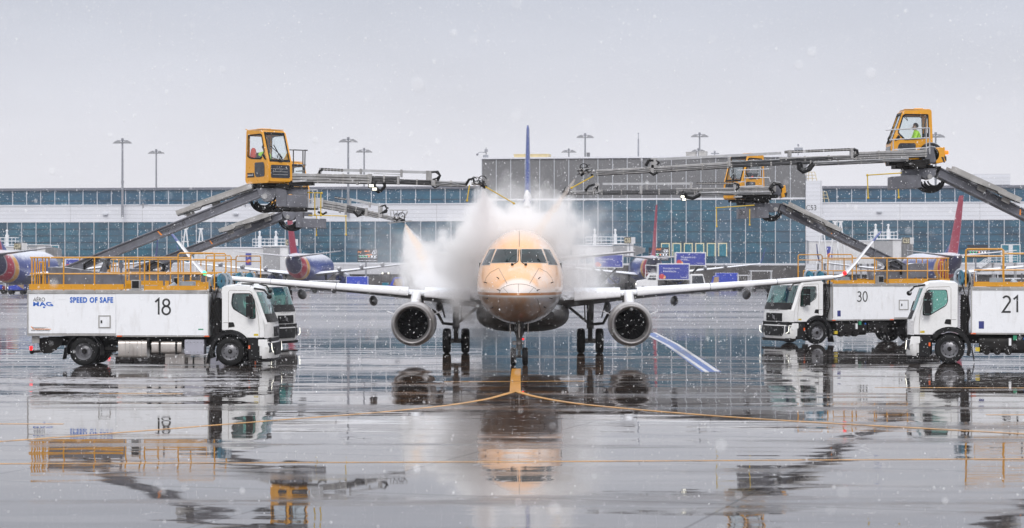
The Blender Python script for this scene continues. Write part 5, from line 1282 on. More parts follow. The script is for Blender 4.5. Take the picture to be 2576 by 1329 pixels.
# --- rear right truck, number 30
t30 = thing('deicing_truck', 'white deicing truck numbered 30 with its front turned towards the jet', 'deicing truck', (12.7, 96.15, 0), R(205), 1.02, 'deicing trucks around the jet')
truck_body(t30, 1, '30', {'hatch': (-4.6, -4.1, 1.42, 1.86)}, with_tanks=False, numpos=(-2.22, 1.80, .42))
railing(t30, 1, -6.75, -.80)
def C6(x, y): return (1783.2+x/6.335, 370.6+y/6.335)
D30 = dict(boom=((2292, 684), (1958, 521)), let=(.48, .63), flip=True, tray=((2108, 583), (1975, 515)),
    ped=((2330, 662), (2296, 662), (2185, 682), (2188, 704), (2330, 698)), cyl=((2252, 694), (2216, 645)),
    plates=[(((1960,512),(1920,511),(1920,519),(1930,533),(1944,535),(1956,529)), -.30, -.26), (((1960,512),(1920,511),(1920,519),(1930,533),(1944,535),(1956,529)), .26, .30), (((1899.5,521),(1932,521),(1932,549),(1899.5,549)), -.36, .3), (((1876,510),(1960,512),(1960,519),(1876,524)), -.2, .2)],
    hbox=[(((1855,526),(1899,522),(1899,549.5),(1855,551)), -.42, .36)], pin=(1949, 527), hoses=(1942, 534, 20), ya=-.95,
    arm=[((1951,475.5), (1853,475), .20, .28, 'alu'), ((1853,477.5), (1700,478.5), .15, .24, 'alu'), ((1750,482), (1610,483), .22, .22, 'alu_dark'), ((1614,483), (1512,484), .18, .2, 'alu_dark'), ((1516,484), (1440,485), .15, .16, 'alu'), ((1942,485.5), (1758,487), .13, .34, 'alu_white')],
    pipes=[((1743,462), (1516,463), .09)],
    brk=[(1848,460,492,6), (1612,468,488,7), (1627,463,478,5), (1738,460,476,5), (1502,462,484,10), (1498,470,490,14)],
    chain=[((1752,461.5), (1846,461.5))],
    tubes=[([(1846,461,0),(1856,464,0),(1858,472,0),(1850,480,0)], .06), ([(1496,464,0),(1482,468,0),(1472,480,0)], .06), ([(1506,468,0),(1494,474,0),(1496,488,0),(1506,486,0)], .05), ([(1722,488,0),(1728,496,0),(1742,499,0),(1756,493,0),(1762,488,0)], .085), ([(1945,488,0),(1938,474,0),(1948,462,0),(1960,463,0),(1968,474,0)], .10)],
    rods=[[(1898,516.6),(1802,523)], [(1802,523),(1803,570)], [(1886,526),(1886,566)]], lamps=[(1717,495),(1721,502)], noz=(1432, 485, -1))
boom_common(t30, 98.6, 95.8, D30)
CABT[30] = op_cab(t30, P(1872, 503, 96.3), R(180+43), 1.04)
cabin_rail(t30, 95.8, [[(1856,428.5),(1935,425.5),(1936,447),(1871,448)], [(1856,458.5),(1875,457)], [(1873,430,),(1875,469)], [(1918,427),(1919,470)], [(1858,470),(1920,467)], [(1935,447),(1938,458)]], 'alu_white', -.75)
def head_right(r, Yh, box, disc, dr, beacon, stripe):
    W_ = winv(r); y = -.55
    x0, y0, x1, y1 = box
    q = [P(x0,y0+2,Yh+y), P(x1-3,y0,Yh+y), P(x1,y1-5,Yh+y), P(x0+8*(x1-x0)/32,y1,Yh+y)]
    b = MB(W_); b.add([p for p in q]+[p+Vector((0,.75,0)) for p in q], [(0,1,2,3),(7,6,5,4),(0,4,5,1),(1,5,6,2),(2,6,7,3),(3,7,4,0)]); bx = b.build('counterweight', M['cabyellow'], r, .02)
    for k in (0, 1):
        b = MB(W_); xx = x0+(x1-x0)*(.62+.22*k); a = P(xx, y1-(y1-y0)*.40, Yh+y); c = P(xx+(x1-x0)*.2, y1-(y1-y0)*.06, Yh+y); wd = Vector((.08,0,0))
        if k: a = P(xx, y1-(y1-y0)*.44, Yh+y); c = P(x1-2, y1-(y1-y0)*.18, Yh+y)
        b.add([a, a+wd, c+wd*.6, c]+[p+Vector((0,-.004,0)) for p in (a, a+wd, c+wd*.6, c)], [(3,2,1,0),(4,5,6,7),(0,4,7,3),(1,2,6,5),(0,1,5,4),(2,3,7,6)]); b.build('warning_stripe', M['ink'], bx)
    b = MB(W_); c = P(*disc, Yh-.3); rr_ = dr/FPX*Yh
    b.lathe([(0,0),(rr_*.9,0),(rr_,.03),(rr_,.5),(0,.5)], c+Vector((0,-.25,0)), (0,1,0), 28); b.build('pivot_drum', M['steel'], r, .01)
    b = MB(W_); b.tube([c+Vector((rr_*1.12*math.cos(R(a)), -.12, rr_*1.15*math.sin(R(a)))) for a in range(20, 215, 13)], .085, 8); b.build('pivot_hose', M['hose'], r)
    if beacon:
        b = MB(W_); p = P(*beacon, Yh); b.cyl(p+Vector((-.06,0,0)), p+Vector((.08,0,0)), .07, n=12); b.build('beacon', M['amber_lamp'], r, .02)
head_right(t30, 95.8, (1962, 466, 1979, 499), (1953, 480), 15, None, True)
W_ = winv(t30); b = MB(W_); b.beam(P(1850,497,95.6), P(1955,494,95.6), .7, .16); b.cyl(P(1915,512,95.8), P(1915,496,95.8), .36, n=18); b.beam(P(1875,500,95.2), P(1925,505,95.2), .1, .14); b.beam(P(1885,494,95.2), P(1940,500,95.2), .1, .12); b.build('turntable_frame', M['chassis'], t30, .01)
b = MB(W_); b.beam(P(1847,496,95.0), P(1866,495,95.0), .5, .06); b.build('cabin_step', M['alu_white'], t30)
digits('lettering', '30', .20, .022, M['ink'], t30, (lambda W_: lambda u, v, d: tuple(W_ @ (P(1858, 542, 95.8)+Vector((u, -.42-d, v)))))(W_))

# --- front right truck, number 21
t21 = thing('deicing_truck', 'white deicing truck numbered 21 cut off by the right edge', 'deicing truck', (15.36, 77.1, 0), R(168), 1.04, 'deicing trucks around the jet')
truck_body(t21, 1, '21', {'hatch': (-4.6, -4.1, 1.42, 1.86)}, with_tanks=False, numpos=(-1.97, 1.72, .53))
railing(t21, 1, -6.75, -.80)
D21 = dict(boom=((2800, 652), (2358, 434)), let=(.42, .55), flip=True, tray=((2560, 508), (2385, 428)),
    ped=((2850, 640), (2800, 640), (2690, 668), (2690, 700), (2850, 700)), cyl=((2740, 690), (2690, 610)),
    plates=[(((2350,425),(2306,425),(2306,440),(2320,450),(2336,452),(2350,442)), -.30, -.26), (((2350,425),(2306,425),(2306,440),(2320,450),(2336,452),(2350,442)), .26, .30), (((2268,428),(2344,424),(2344,440),(2268,446)), -.2, .2)],
    hbox=[(((2237,446),(2312,441),(2312,473),(2237,478)), -.42, .36)], pin=(2334, 446), hoses=(2345, 455, 26), ya=-.75,
    arm=[((2330,386), (2148,392), .25, .30, 'alu'), ((2284,401.5), (2045,412), .12, .34, 'alu_white'), ((2148,395), (1960,402), .14, .26, 'alu'), ((2093,402), (1834,414), .19, .24, 'alu_dark'), ((1834,415), (1634,427.5), .20, .22, 'alu'), ((1636,427.5), (1500,434.5), .19, .2, 'alu'), ((2093,397), (1834,409), .06, .25, 'alu_white')],
    pipes=[((1965,385.5), (1650,401.5), .09)],
    brk=[(2142,373,400,7), (1986,378,394,8), (1834,396,420,6), (1645,398,424,16), (1640,415,436,9)],
    chain=[((1974,383), (2147,376))],
    tubes=[([(2147,376,0),(2155,379,0),(2157,388,0),(2148,394,0)], .07), ([(1644,404,0),(1632,404,0),(1624,418,0)], .06), ([(1650,404,0),(1658,410,0),(1650,416,0)], .045), ([(1634,432,0),(1644,440,0),(1654,434,0)], .05), ([(2010,408,0),(2011,424,0),(2020,432,0),(2036,426,0),(2046,412,0)], .09), ([(2014,410,0),(2018,424,0),(2030,426,0),(2042,414,0)], .06)],
    rods=[[(2268,435.5),(2182,441)], [(2182,441),(2184,498)], [(2260,476),(2261,497)], [(1493,443),(1438,473)]], lamps=[], noz=(1474, 431, -1))
boom_common(t21, 78.6, 77.6, D21)
CABT[21] = op_cab(t21, P(2287, 416, 77.9), R(181), 1.02)
cabin_rail(t21, 77.6, [[(2228,327.5),(2336,322)], [(2237,352),(2338,347)], [(2245,377),(2336,372)], [(2247,352),(2247,390)], [(2330,322),(2331,388)], [(2338,321),(2339,388)]], 'alu_white', -.70)
head_right(t21, 77.6, (2347, 370, 2380, 412), (2340, 390), 22, (2380, 384), True)
W_ = winv(t21); b = MB(W_); b.beam(P(2232,411,77.2), P(2335,408,77.2), .7, .18); b.cyl(P(2300,427,77.6), P(2300,410,77.6), .42, n=18); b.beam(P(2250,408,76.9), P(2330,418,76.9), .12, .16); b.beam(P(2232,404,76.9), P(2270,420,76.9), .1, .1); b.build('turntable_frame', M['chassis'], t21, .01)
for r_, px, py, Y in ((t30, 2024, 662, 95.5), (t21, 2387, 628, 77)):
    pass

# ------------------------------------------------------------------ cabin operators
M['skin'] = pm('skin', (.48,.29,.21), .55, var=.05); M['hair'] = pm('dark_hair', (.03,.022,.018), .6, var=.3)
M['hivis'] = pm('hi_vis_yellow_green', (.45,.85,.015), .6, var=.08); M['darkcloth'] = pm('dark_work_clothes', (.02,.022,.03), .8, var=.25); M['redcloth'] = pm('red_orange_jacket', (.75,.06,.02), .7, var=.15)
def person(label, T, jacket, sleeve, lean=.0, look=0):
    me = bpy.data.meshes.new('person'); V = []; E = []; RD = []
    def add(p, r_, par=None):
        V.append(p); RD.append(r_)
        if par is not None: E.append((par, len(V)-1))
        return len(V)-1
    pel = add((0,0,0), .15); w1 = add((-.01,0,.16), .135, pel); ch = add((lean*.5,0,.36), .155, w1); cl = add((lean*.9,0,.50), .11, ch); nk = add((lean+.02,0,.565), .052, cl)
    hd = add((lean+.035,0,.66), .078, nk); tp = add((lean+.03,0,.76), .085, hd); top = add((lean+.025,0,.80), .06, tp)
    for s in (-1, 1):
        sh = add((lean*.9,s*.185,.485), .075, cl); el = add((lean+.10,s*.25,.22), .052, sh); wr = add((lean+.34,s*.19,.20), .034, el); pa = add((lean+.40,s*.18,.20), .03, wr)
        for k, (dy, ln) in enumerate(((-.028,.055),(-.01,.065),(.01,.062),(.028,.05))):
            kn = add((lean+.445,s*.18+dy,.215), .010, pa); add((lean+.445+ln*.5,s*.18+dy,.195), .009, kn)
        th = add((lean+.40,s*.18-s*.04,.225), .011, pa); add((lean+.43,s*.18-s*.055,.23), .009, th)
        hp = add((.04,s*.10,-.02), .105, pel); kn = add((.42,s*.13,.02), .075, hp); an = add((.46,s*.13,-.34), .05, kn); add((.56,s*.13,-.38), .04, an)
    me.from_pydata(V, E, []); o = bpy.data.objects.new('person', me); C.objects.link(o)
    sk = o.modifiers.new('skin', 'SKIN')
    for i, v in enumerate(me.skin_vertices[0].data): v.radius = (RD[i], RD[i]); v.use_root = (i == 0)
    ss = o.modifiers.new('sub', 'SUBSURF'); ss.levels = ss.render_levels = 2
    dg = bpy.context.evaluated_depsgraph_get(); nm = bpy.data.meshes.new_from_object(o.evaluated_get(dg)); bpy.data.objects.remove(o)
    for m_ in (jacket, M['skin'], sleeve, M['ink']): nm.materials.append(m_)
    hc = Vector((lean+.03,0,.70))
    for p in nm.polygons:
        c = p.center; p.use_smooth = True
        if c.z > .575: p.material_index = 1
        elif c.x > lean+.36 and .1 < c.z < .3: p.material_index = 1
        elif c.z < .05: p.material_index = 2
        elif abs(c.y) > .21 and c.z < .42: p.material_index = 2 if sleeve is not jacket else 0
    # face: nose, brow, eyes, ears, mouth joined to the one body mesh
    bm = bmesh.new(); bm.from_mesh(nm)
    def blob(c, rx, ry, rz, mi):
        r_ = bmesh.ops.create_uvsphere(bm, u_segments=8, v_segments=6, radius=1)
        for v in r_['verts']: v.co = Vector((c[0]+v.co.x*rx, c[1]+v.co.y*ry, c[2]+v.co.z*rz))
        for v in r_['verts']:
            for f in v.link_faces: f.material_index = mi; f.smooth = True
    fx_ = lean+.115
    blob((fx_+.012,0,.672), .022, .015, .026, 1); blob((fx_-.012,0,.612), .02, .03, .02, 1)
    for s in (-1, 1): blob((fx_-.004,s*.03,.695), .010, .012, .007, 3); blob((lean+.03,s*.088,.68), .02, .012, .032, 1)
    blob((fx_+.002,0,.635), .008, .026, .006, 3)
    bm.to_mesh(nm); bm.free()
    o = bpy.data.objects.new('person', nm); C.objects.link(o); o.matrix_world = T; tag(o, label, 'person')
    h = MB(); h.sph((lean+.015,0,.735), .108, (1.0,.92,.95), 14); hm = h.build('hair', M['hair'], o)
    bm = bmesh.new(); bm.from_mesh(hm.data)
    bmesh.ops.delete(bm, geom=[v for v in bm.verts if v.co.z < .66+max(0, (v.co.x-lean-.0))*1.1], context='VERTS'); bm.to_mesh(hm.data); bm.free()
    sl_ = hm.modifiers.new('thick', 'SOLIDIFY'); sl_.thickness = .01
    return o
def seat_T(num, root): return ROOTM[root.name] @ CABT[num][0] @ Matrix.Translation((.42, 0, .58))
person('operator in a bright yellow green jacket looking down in the right high cabin', seat_T(21, t21) @ Matrix.Translation((.02,-.05,.06)), M['hivis'], M['hivis'], .06)
person('operator in dark clothes with a red jacket in the cabin above the number 30 truck', seat_T(30, t30), M['darkcloth'], M['redcloth'], .04)
person('operator in a dark coat and hi vis vest in the left high yellow cabin', seat_T(18, t18), M['hivis'], M['darkcloth'], .05)
# red life vest hanging in the left cabin
b = MB(); b.loft([[(x*.13*s_, y_*.10*s_, z) for x, y_ in ((1,0),(.7,.7),(0,1),(-.7,.7),(-1,0),(-.7,-.7),(0,-1),(.7,-.7))] for z, s_ in ((0,.7),(.12,1.1),(.25,1),(.36,.8),(.42,.4))])
rv = b.build('red_bag', M['redcloth']); rv.matrix_world = ROOTM[t18.name] @ CABT[18][0] @ Matrix.Translation((.22,-.30,.86)); tag(rv, 'red bag hanging behind the seat in the left high yellow cabin', 'bag')
# ------------------------------------------------------------------ parked airliners at the gates
def livery():
    m, t, b = new_mat('striped_airliner_livery')
    co = node(t, 'ShaderNodeTexCoord').outputs['Object']; s = node(t, 'ShaderNodeSeparateXYZ', {0: co})
    k = math_(t, 'MULTIPLY_ADD', s.outputs[2], .75, math_(t, 'MULTIPLY', s.outputs[1], 1.0))     # bands sweep up and back
    rp = node(t, 'ShaderNodeValToRGB', {0: mrange(t, k, 4, 20, 0, 1)}); rp.color_ramp.interpolation = 'CONSTANT'
    e = rp.color_ramp.elements; e[0].position = 0; e[0].color = (.022,.024,.10,1); e[1].position = .19; e[1].color = (.45,.42,.45,1)
    for p_, c_ in ((.205, (.50,.015,.05,1)), (.33, (.5,.42,.4,1)), (.345, (.72,.36,.05,1)), (.42, (.4,.4,.5,1)), (.432, (.03,.055,.26,1))): q = e.new(p_); q.color = c_
    g = node(t, 'ShaderNodeNewGeometry'); nzv = node(t, 'ShaderNodeSeparateXYZ', {0: g.outputs['Normal']}).outputs[2]
    f = mrange(t, math_(t, 'ADD', nzv, math_(t, 'MULTIPLY_ADD', noise(t, objco(t), 2, 6, .7), .9, -.45)), .3, .75, 0, .85, True)
    c = mixc(t, f, rp.outputs[0], (.75,.77,.82))
    t.links.new(c, b.inputs['Base Color']); b.inputs['Roughness'].default_value = .35
    return m
M['livery'] = livery()
def fin_paint():
    m, t, b = new_mat('red_and_blue_fin'); co = node(t, 'ShaderNodeTexCoord').outputs['Object']; s = node(t, 'ShaderNodeSeparateXYZ', {0: co})
    k = math_(t, 'MULTIPLY_ADD', s.outputs[2], .5, s.outputs[1])
    rp = node(t, 'ShaderNodeValToRGB', {0: mrange(t, k, 2, 10, 0, 1)}); rp.color_ramp.interpolation = 'CONSTANT'
    e = rp.color_ramp.elements; e[0].position = 0; e[0].color = (.05,.04,.22,1); e[1].position = .24; e[1].color = (.55,.45,.5,1)
    for p_, c_ in ((.255, (.42,.012,.05,1)), (.985, (.05,.06,.3,1))): q = e.new(p_); q.color = c_
    t.links.new(rp.outputs[0], b.inputs['Base Color']); b.inputs['Roughness'].default_value = .35; return m
M['airfin'] = fin_paint()
M['airwing'] = pm('airliner_wing_grey', (.30,.30,.32), .4, var=.08, snow=.95)
M['airstab'] = pm('airliner_stabiliser_grey', (.20,.20,.215), .4, var=.1, snow=.5)
M['cone'] = pm('tail_cone_dark', (.07,.06,.075), .4, metal=.4, var=.2)
def airliner():
    r = thing('parked_airliner', 'airliner', 'airliner', group='striped airliners parked at the gates')
    b = MB(); secs = []
    for a, zc, hw, hh in ((0, 4.62, .22, .28), (.8, 4.5, .42, .5), (2.5, 4.25, .82, .95), (5, 3.9, 1.25, 1.4), (8, 3.5, 1.62, 1.75), (11, 3.3, 1.82, 1.92), (14, 3.25, 1.88, 1.98), (27, 3.25, 1.88, 1.98), (29.5, 3.2, 1.75, 1.85), (31.5, 3.05, 1.3, 1.4), (32.7, 2.9, .75, .8), (33.3, 2.8, .1, .1)):
        secs.append([Vector((hw*math.cos(2*math.pi*k/28), a, zc+hh*math.sin(2*math.pi*k/28))) for k in range(28)])
    b.loft(secs); b.build('fuselage', M['livery'], r, ang=60)
    b = MB(); b.lathe([(.0,-.45),(.13,-.4),(.2,-.15),(.24,.05)], (0,0,4.62), (0,1,0), 14); b.build('tail_cone', M['cone'], r, ang=60)
    b = MB()
    secs = []
    for z, te, ch, th in ((4.9, .9, 6.4, .07), (6.0, .6, 5.6, .075), (12.3, -1.7, 2.6, .08), (12.55, -1.6, 2.1, .05)):
        secs.append([Vector((v*ch*th, te+ch-u*ch, z)) for u, v in FO])
    b.loft(secs); b.build('tail_fin', M['airfin'], r, ang=60)
    b = MB(); b.loft([[Vector((v*ch*.05, te+ch-u*ch, z)) for u, v in FO] for z, te, ch in ((4.8, 5.5, 5), (5.8, 5.4, 2.4), (6.3, 5.2, 1))]); b.build('dorsal_fin', M['livery'], r, ang=60)
    for s in (-1, 1):
        b = MB(); b.loft([[Vector((s*x, te+ch-u*ch, z+v*ch*.09)) for u, v in FO] for x, te, ch, z in ((.5, 1.2, 3.9, 4.75), (7.0, -.9, 1.5, 5.45), (7.2, -.9, 1.1, 5.47))]); b.build('stabiliser', M['airstab'], r, ang=60)
        b = MB(); b.loft([[Vector((s*x, te+ch-u*ch, z+v*ch*.11)) for u, v in FO] for x, te, ch, z in ((1.4, 12.2, 7.2, 2.3), (5.5, 12.0, 4.4, 2.75), (16.2, 9.7, 1.6, 3.95), (16.6, 9.5, 1.3, 4.1))]); w_ = b.build('wing', M['airwing'], r, ang=60)
        b = MB(); b.loft([[Vector((s*(x+v*ch*.1), te+ch-u*ch, z)) for u, v in FO] for x, te, ch, z in ((16.6, 9.5, 1.3, 4.1), (16.9, 9.1, 1.1, 4.9), (17.2, 8.4, .6, 6.4))]); b.build('winglet', M['livery'], w_, ang=60)
        for x in (5.2, 8.4, 11.4):
            b = MB(); b.sph((s*x, 12.4-.15*x, 2.55+.1*x), .3, (1,4,1.1), 10); b.build('flap_fairing', M['airstab'], w_)
        b = MB(); b.lathe([(.2,-.8),(.62,-.6),(.9,.8),(1.0,2.2),(.95,3.4),(.8,3.6),(.75,3.0),(0,2.8)], (s*4.9, 15.2, 1.6), (0,1,0), 22); b.build('engine', M['livery'], r, ang=50)
        b = MB(); b.cyl((s*2.85, 14.6, .55), (s*2.85, 14.6, 2.3), .14)
        for q in (-.42, .42): b.lathe([(.0,-.18),(.5,-.2),(.56,0),(.5,.2),(0,.18)], (s*2.85+q, 14.6, .56), (1,0,0), 18)
        b.build('main_gear', M['rubber'], r, ang=40)
        b = MB(); b.sph((s*.35, .0, 4.62), .07, n=8); b.build('tail_lamp', M['drl'], r)
    b = MB(); b.cyl((0, 29.5, .3), (0, 29.5, 1.6), .1); b.lathe([(.0,-.25),(.3,-.25),(.34,0),(.3,.25),(0,.25)], (0, 29.5, .34), (1,0,0), 16); b.build('nose_gear', M['rubber'], r, ang=40)
    return r
AL0 = airliner()
def place_air(px, Y, yaw, label, sc=1):
    global AL_used
    o = AL0 if not AL_used else copy_tree(AL0)
    AL_used = True
    o.location = ((px-1288)/FPX*Y, Y, 0); o.rotation_euler = (0, 0, R(yaw)); o.scale = (sc,)*3; o['label'] = label; return o
AL_used = False
place_air(725, 296, -4, 'striped blue and red airliner parked below the left booms, tail towards the camera')
place_air(1651, 304, 1.5, 'smaller looking striped airliner behind the snack trucks right of the jet', .95)
place_air(2416, 284, 1.5, 'snow topped striped airliner behind the railing of truck 30', 1.0)
place_air(-32, 240, 0, 'striped airliner cut off by the left edge behind truck 18')

# ------------------------------------------------------------------ passenger bridges
M['bridge'] = pm('white_bridge_cladding', (.60,.60,.61), .5, var=.06, snow=.9, dirt=.25, dirtc=(.35,.33,.32))
M['bridge_grey'] = pm('grey_bridge_cab', (.30,.30,.31), .5, var=.1, snow=.7)
M['rail_white'] = pm('white_railing', (.70,.71,.73), .45, var=.04)
M['banner'] = pm('blue_banner', (.04,.05,.28), .5, var=.1)
M['banner_red'] = pm('banner_red', (.5,.05,.06), .5, var=.1); M['banner_gold'] = pm('banner_gold', (.7,.35,.08), .5, var=.1)
def jet_bridge(px0, px1, Y, label, y_top=625, y_bot=677, rail=(637, 713), banner=None, frames=(), cabpx=60):
    s = FPX/Y; X = lambda px: (px-1288)/s; Z = lambda py: CAMH-(py-HOR)/s
    r = thing('passenger_bridge', label, 'passenger bridge', (X(px0), Y, 0), 0, 1, 'passenger bridges along the terminal')
    L = X(px1)-X(px0); zt, zb = Z(y_top), Z(y_bot); cw = cabpx/s
    b = MB(); b.box(0, L-cw, -1.4, 1.4, zb, zt)
    n = int((L-cw)/.35)
    for k in range(n): b.box(.1+k*.35, .22+k*.35, -1.45, -1.401, zb+.1, zt-.15)
    tn = b.build('tunnel', M['bridge'], r)
    b = MB(); b.box(-.1, L-cw, -1.55, 1.55, zt+.002, zt+.18); b.build('tunnel_roof', M['snowcap'], tn)
    b = MB(); b.box(L-cw+.01, L-cw*.33, -1.8, 1.8, zb-.3, zt+.1); b.build('cab', M['bridge_grey'], r, .04)
    b = MB(); b.box(L-cw*.33+.01, L, -1.7, 1.7, zb-.3, zt+.2); b.box(L-cw-.1, L+.05, -1.95, 1.95, zt+.22, zt+.36); b.build('rotunda', M['bridge'], r, .04)
    b = MB()
    for k in range(9): b.box(L+.05+k*.2, L+.15+k*.2, -1.6, 1.6, zb-.2+k*.08, zt+.15-k*.05)
    b.build('bellows', M['bridge_grey'], r)
    for x in (L*.15, L*.62):
        b = MB()
        for dx in (-.5, .5): b.cyl((x+dx, 0, 0), (x+dx, 0, zb), .14, n=10)
        b.box(x-.9, x+.9, -.8, .8, .35, .8); b.cyl((x-.6,-.5,.4), (x-.6,.5,.4), .4, n=14); b.cyl((x+.6,-.5,.4), (x+.6,.5,.4), .4, n=14)
        b.build('support_leg', M['bridge_grey'], r)
    a0, a1 = X(rail[0])-X(px0), X(rail[1])-X(px0); z0 = zt+.4; h = 1.0; b = MB()
    for q in (0, .5, 1.0):
        b.tube([(a0, -1.2, z0+q*h), (a1+.8, -1.2, z0+q*h)], .04, 5); b.tube([(a0, 1.2, z0+q*h), (a1+.8, 1.2, z0+q*h)], .035, 5)
    n = 8
    for k in range(n+1):
        x = a0+(a1-a0+.8)*k/n; b.tube([(x, -1.2, z0-.1), (x, -1.2, z0+h)], .04, 5)
    for x in (a0+(a1-a0)*.25, a0+(a1-a0)*.85): b.cyl((x, -.9, z0-.2), (x, -.9, z0+h+.4), .26, n=12); b.cyl((x, -.9, z0+h+.4), (x, -.9, z0+h+1.0), .13, n=10); b.sph((x, -.9, z0+h+1.0), .2, n=10)
    b.build('roof_railing', M['rail_white'], r)
    for fx_ in frames:
        b = MB(); x = X(fx_)-X(px0); b.tube([(x-.9, -1.6, zb-1), (x, -1.5, zt+2.9)], .11, 6); b.tube([(x+.9, -1.6, zb-1), (x+.12, -1.5, zt+2.9)], .11, 6); b.beam((x-.3, -1.5, zt+2.9), (x+.4, -1.5, zt+2.9), .2, .2); b.tube([(x-.5,-1.5,zt+1), (x+.5,-1.5,zt+1)], .06); b.build('cable_frame', M['rail_white'], r)
    if banner:
        x = X(banner)-X(px0); b = MB(); b.box(x-.42, x+.42, -1.52, -1.46, zt-2.5, zt-.75); bn = b.build('banner', M['banner'], r)
        b = MB(); b.sph((x-.08, -1.52, zt-2.0), .26, (1,.1,1), 12); b.build('banner_emblem', M['banner_red'], bn); b = MB(); b.sph((x+.12, -1.52, zt-1.85), .2, (1,.15,1), 12); b.build('banner_emblem', M['banner_gold'], bn)
    return r
jet_bridge(492, 727, 330, 'white passenger bridge left of the jet, behind the second boom', 625, 679, (638, 706), 628, (470, 508), 62)
jet_bridge(2032, 2262, 325, 'white passenger bridge right of the grey block behind truck 30', 608, 664, (2187, 2240), 2083, (2064, 2096, 2110), 66)
jet_bridge(1440, 1592, 328, 'white passenger bridge seen through the spray right of the cockpit', 620, 642, (1474, 1560), None, (), 50)
jet_bridge(-190, 120, 326, 'white passenger bridge at the left edge behind the cut off airliner', 622, 678, (-30, 30), None, (), 64)

# ------------------------------------------------------------------ gate boards and signs
M['led_o'] = emit('orange_display_text', (1,.30,.05), 1.6); M['led_w'] = emit('white_display_text', (.9,.92,1), 1.5); M['led_g'] = emit('green_display_dot', (.05,.8,.3), .8)
M['screen'] = pm('dark_display_face', (.018,.02,.028), .3, var=.2)
def gate_board(px0, px1, py0, py1, Y, gate, time_, dest, label):
    s = FPX/Y; X = lambda px: (px-1288)/s; Z = lambda py: CAMH-(py-HOR)/s; W_, H_ = X(px1)-X(px0), Z(py0)-Z(py1)
    r = thing('gate_display', label, 'display board', ((X(px0)+X(px1))/2, Y, 0), 0, 1, 'gate display boards')
    zc = Z(py1); b = MB(); b.cyl((-.25,.2,0), (-.25,.2,zc), .13, n=10); b.build('post', M['mast'], r)
    b = MB(); b.box(-W_/2, W_/2, 0, .3, zc, zc+H_); sc_ = b.build('screen', M['screen'], r)
    mp = lambda x, z: (lambda u, v, d: (-W_/2+x*W_+u, -.012-d, zc+z*H_+v))
    if dest: text('display_text', dest, .16*W_, .10*H_, M['led_o'], sc_, mp(.04, .76))
    if time_: text('display_text', time_, .25*W_, .12*H_, M['led_o'], sc_, mp(.36, .80))
    if gate: text('display_text', gate, .22*W_, .20*H_, M['led_w'], sc_, mp(.74, .64))
    if dest: text('display_text', '00:07', .18*W_, .08*H_, M['led_w'], sc_, mp(.78, .88))
    if dest: text('display_text', 'BOARDING', .30*W_, .08*H_, M['led_o'], sc_, mp(.42, .56)); text('display_text', 'NEXT', .14*W_, .07*H_, M['led_w'], sc_, mp(.80, .30))
    for k in range(6):
        b = MB(); x = -W_/2+W_*(.14+.145*k); b.cyl((x, -.03, zc+H_*.45), (x, -.011, zc+H_*.45), .09, n=10); b.build('display_dot', M['led_g'] if k < 3 else M['led_o'] if k == 3 else M['led_w'], sc_)
    b = MB()
    for z in (.53, .35, .12): b.box(-W_*.46, W_*.46, -.02, -.011, zc+H_*z, zc+H_*z+.03)
    b.build('display_line', M['led_w'], sc_)
    pass
gate_board(899, 950, 628, 660, 322, 'C57', '08:21', 'ELP', 'lit gate display C57 on a post left of the jet')
gate_board(1632, 1683, 623, 656, 332, 'C55', '10:27', '', 'lit gate display C55 partly behind the middle airliner fin')
gate_board(2434, 2485, 616, 650, 320, '', '', '', 'dim gate display behind the yellow rail of truck 21')
M['sign_dark'] = pm('dark_sign_face', (.10,.09,.07), .5, var=.1); M['sign_pale'] = pm('pale_sign_face', (.60,.60,.60), .5, var=.05); M['sign_cream'] = pm('cream_sign_lettering', (.75,.68,.45), .5, var=.03)
def gate_sign(px, py, Y, txt, label, wpx=26, zpost=None):
    s = FPX/Y; x = (px-1288)/s; z = CAMH-(py-HOR)/s; w_ = wpx/s
    r = thing('gate_sign', label, 'gate sign', (x, Y, 0), 0, 1, 'gate number signs')
    b = MB(); b.cyl((0,.1,2), (0,.1,z-.4), .07, n=8); b.build('post', M['mast'], r)
    h = .95; b = MB(); b.box(-w_/2, w_*.12, -.08, .08, z-h/2, z+h/2); f = b.build('sign_face', M['sign_dark'], r); b = MB(); b.beam((w_*.13, 0, z), (w_/2, .6, z), .1, h); b.build('sign_face', M['sign_pale'], r)
    text('lettering', txt, w_*.5, h*.62, M['sign_cream'], f, lambda u, v, d: (-w_*.45+u, -.08-d, z-h*.31+v))
gate_sign(50, 620, 318, 'C59', 'small C59 gate sign at the left edge', 30)
gate_sign(1584, 605, 318, 'C55', 'small C55 gate sign right of the spray', 28)
gate_sign(2285, 606, 318, 'C53', 'small C53 gate sign above the truck 30 railing', 30)
gate_sign(733, 610, 318, 'C57', 'small C57 gate sign mostly behind the left red fin', 30)

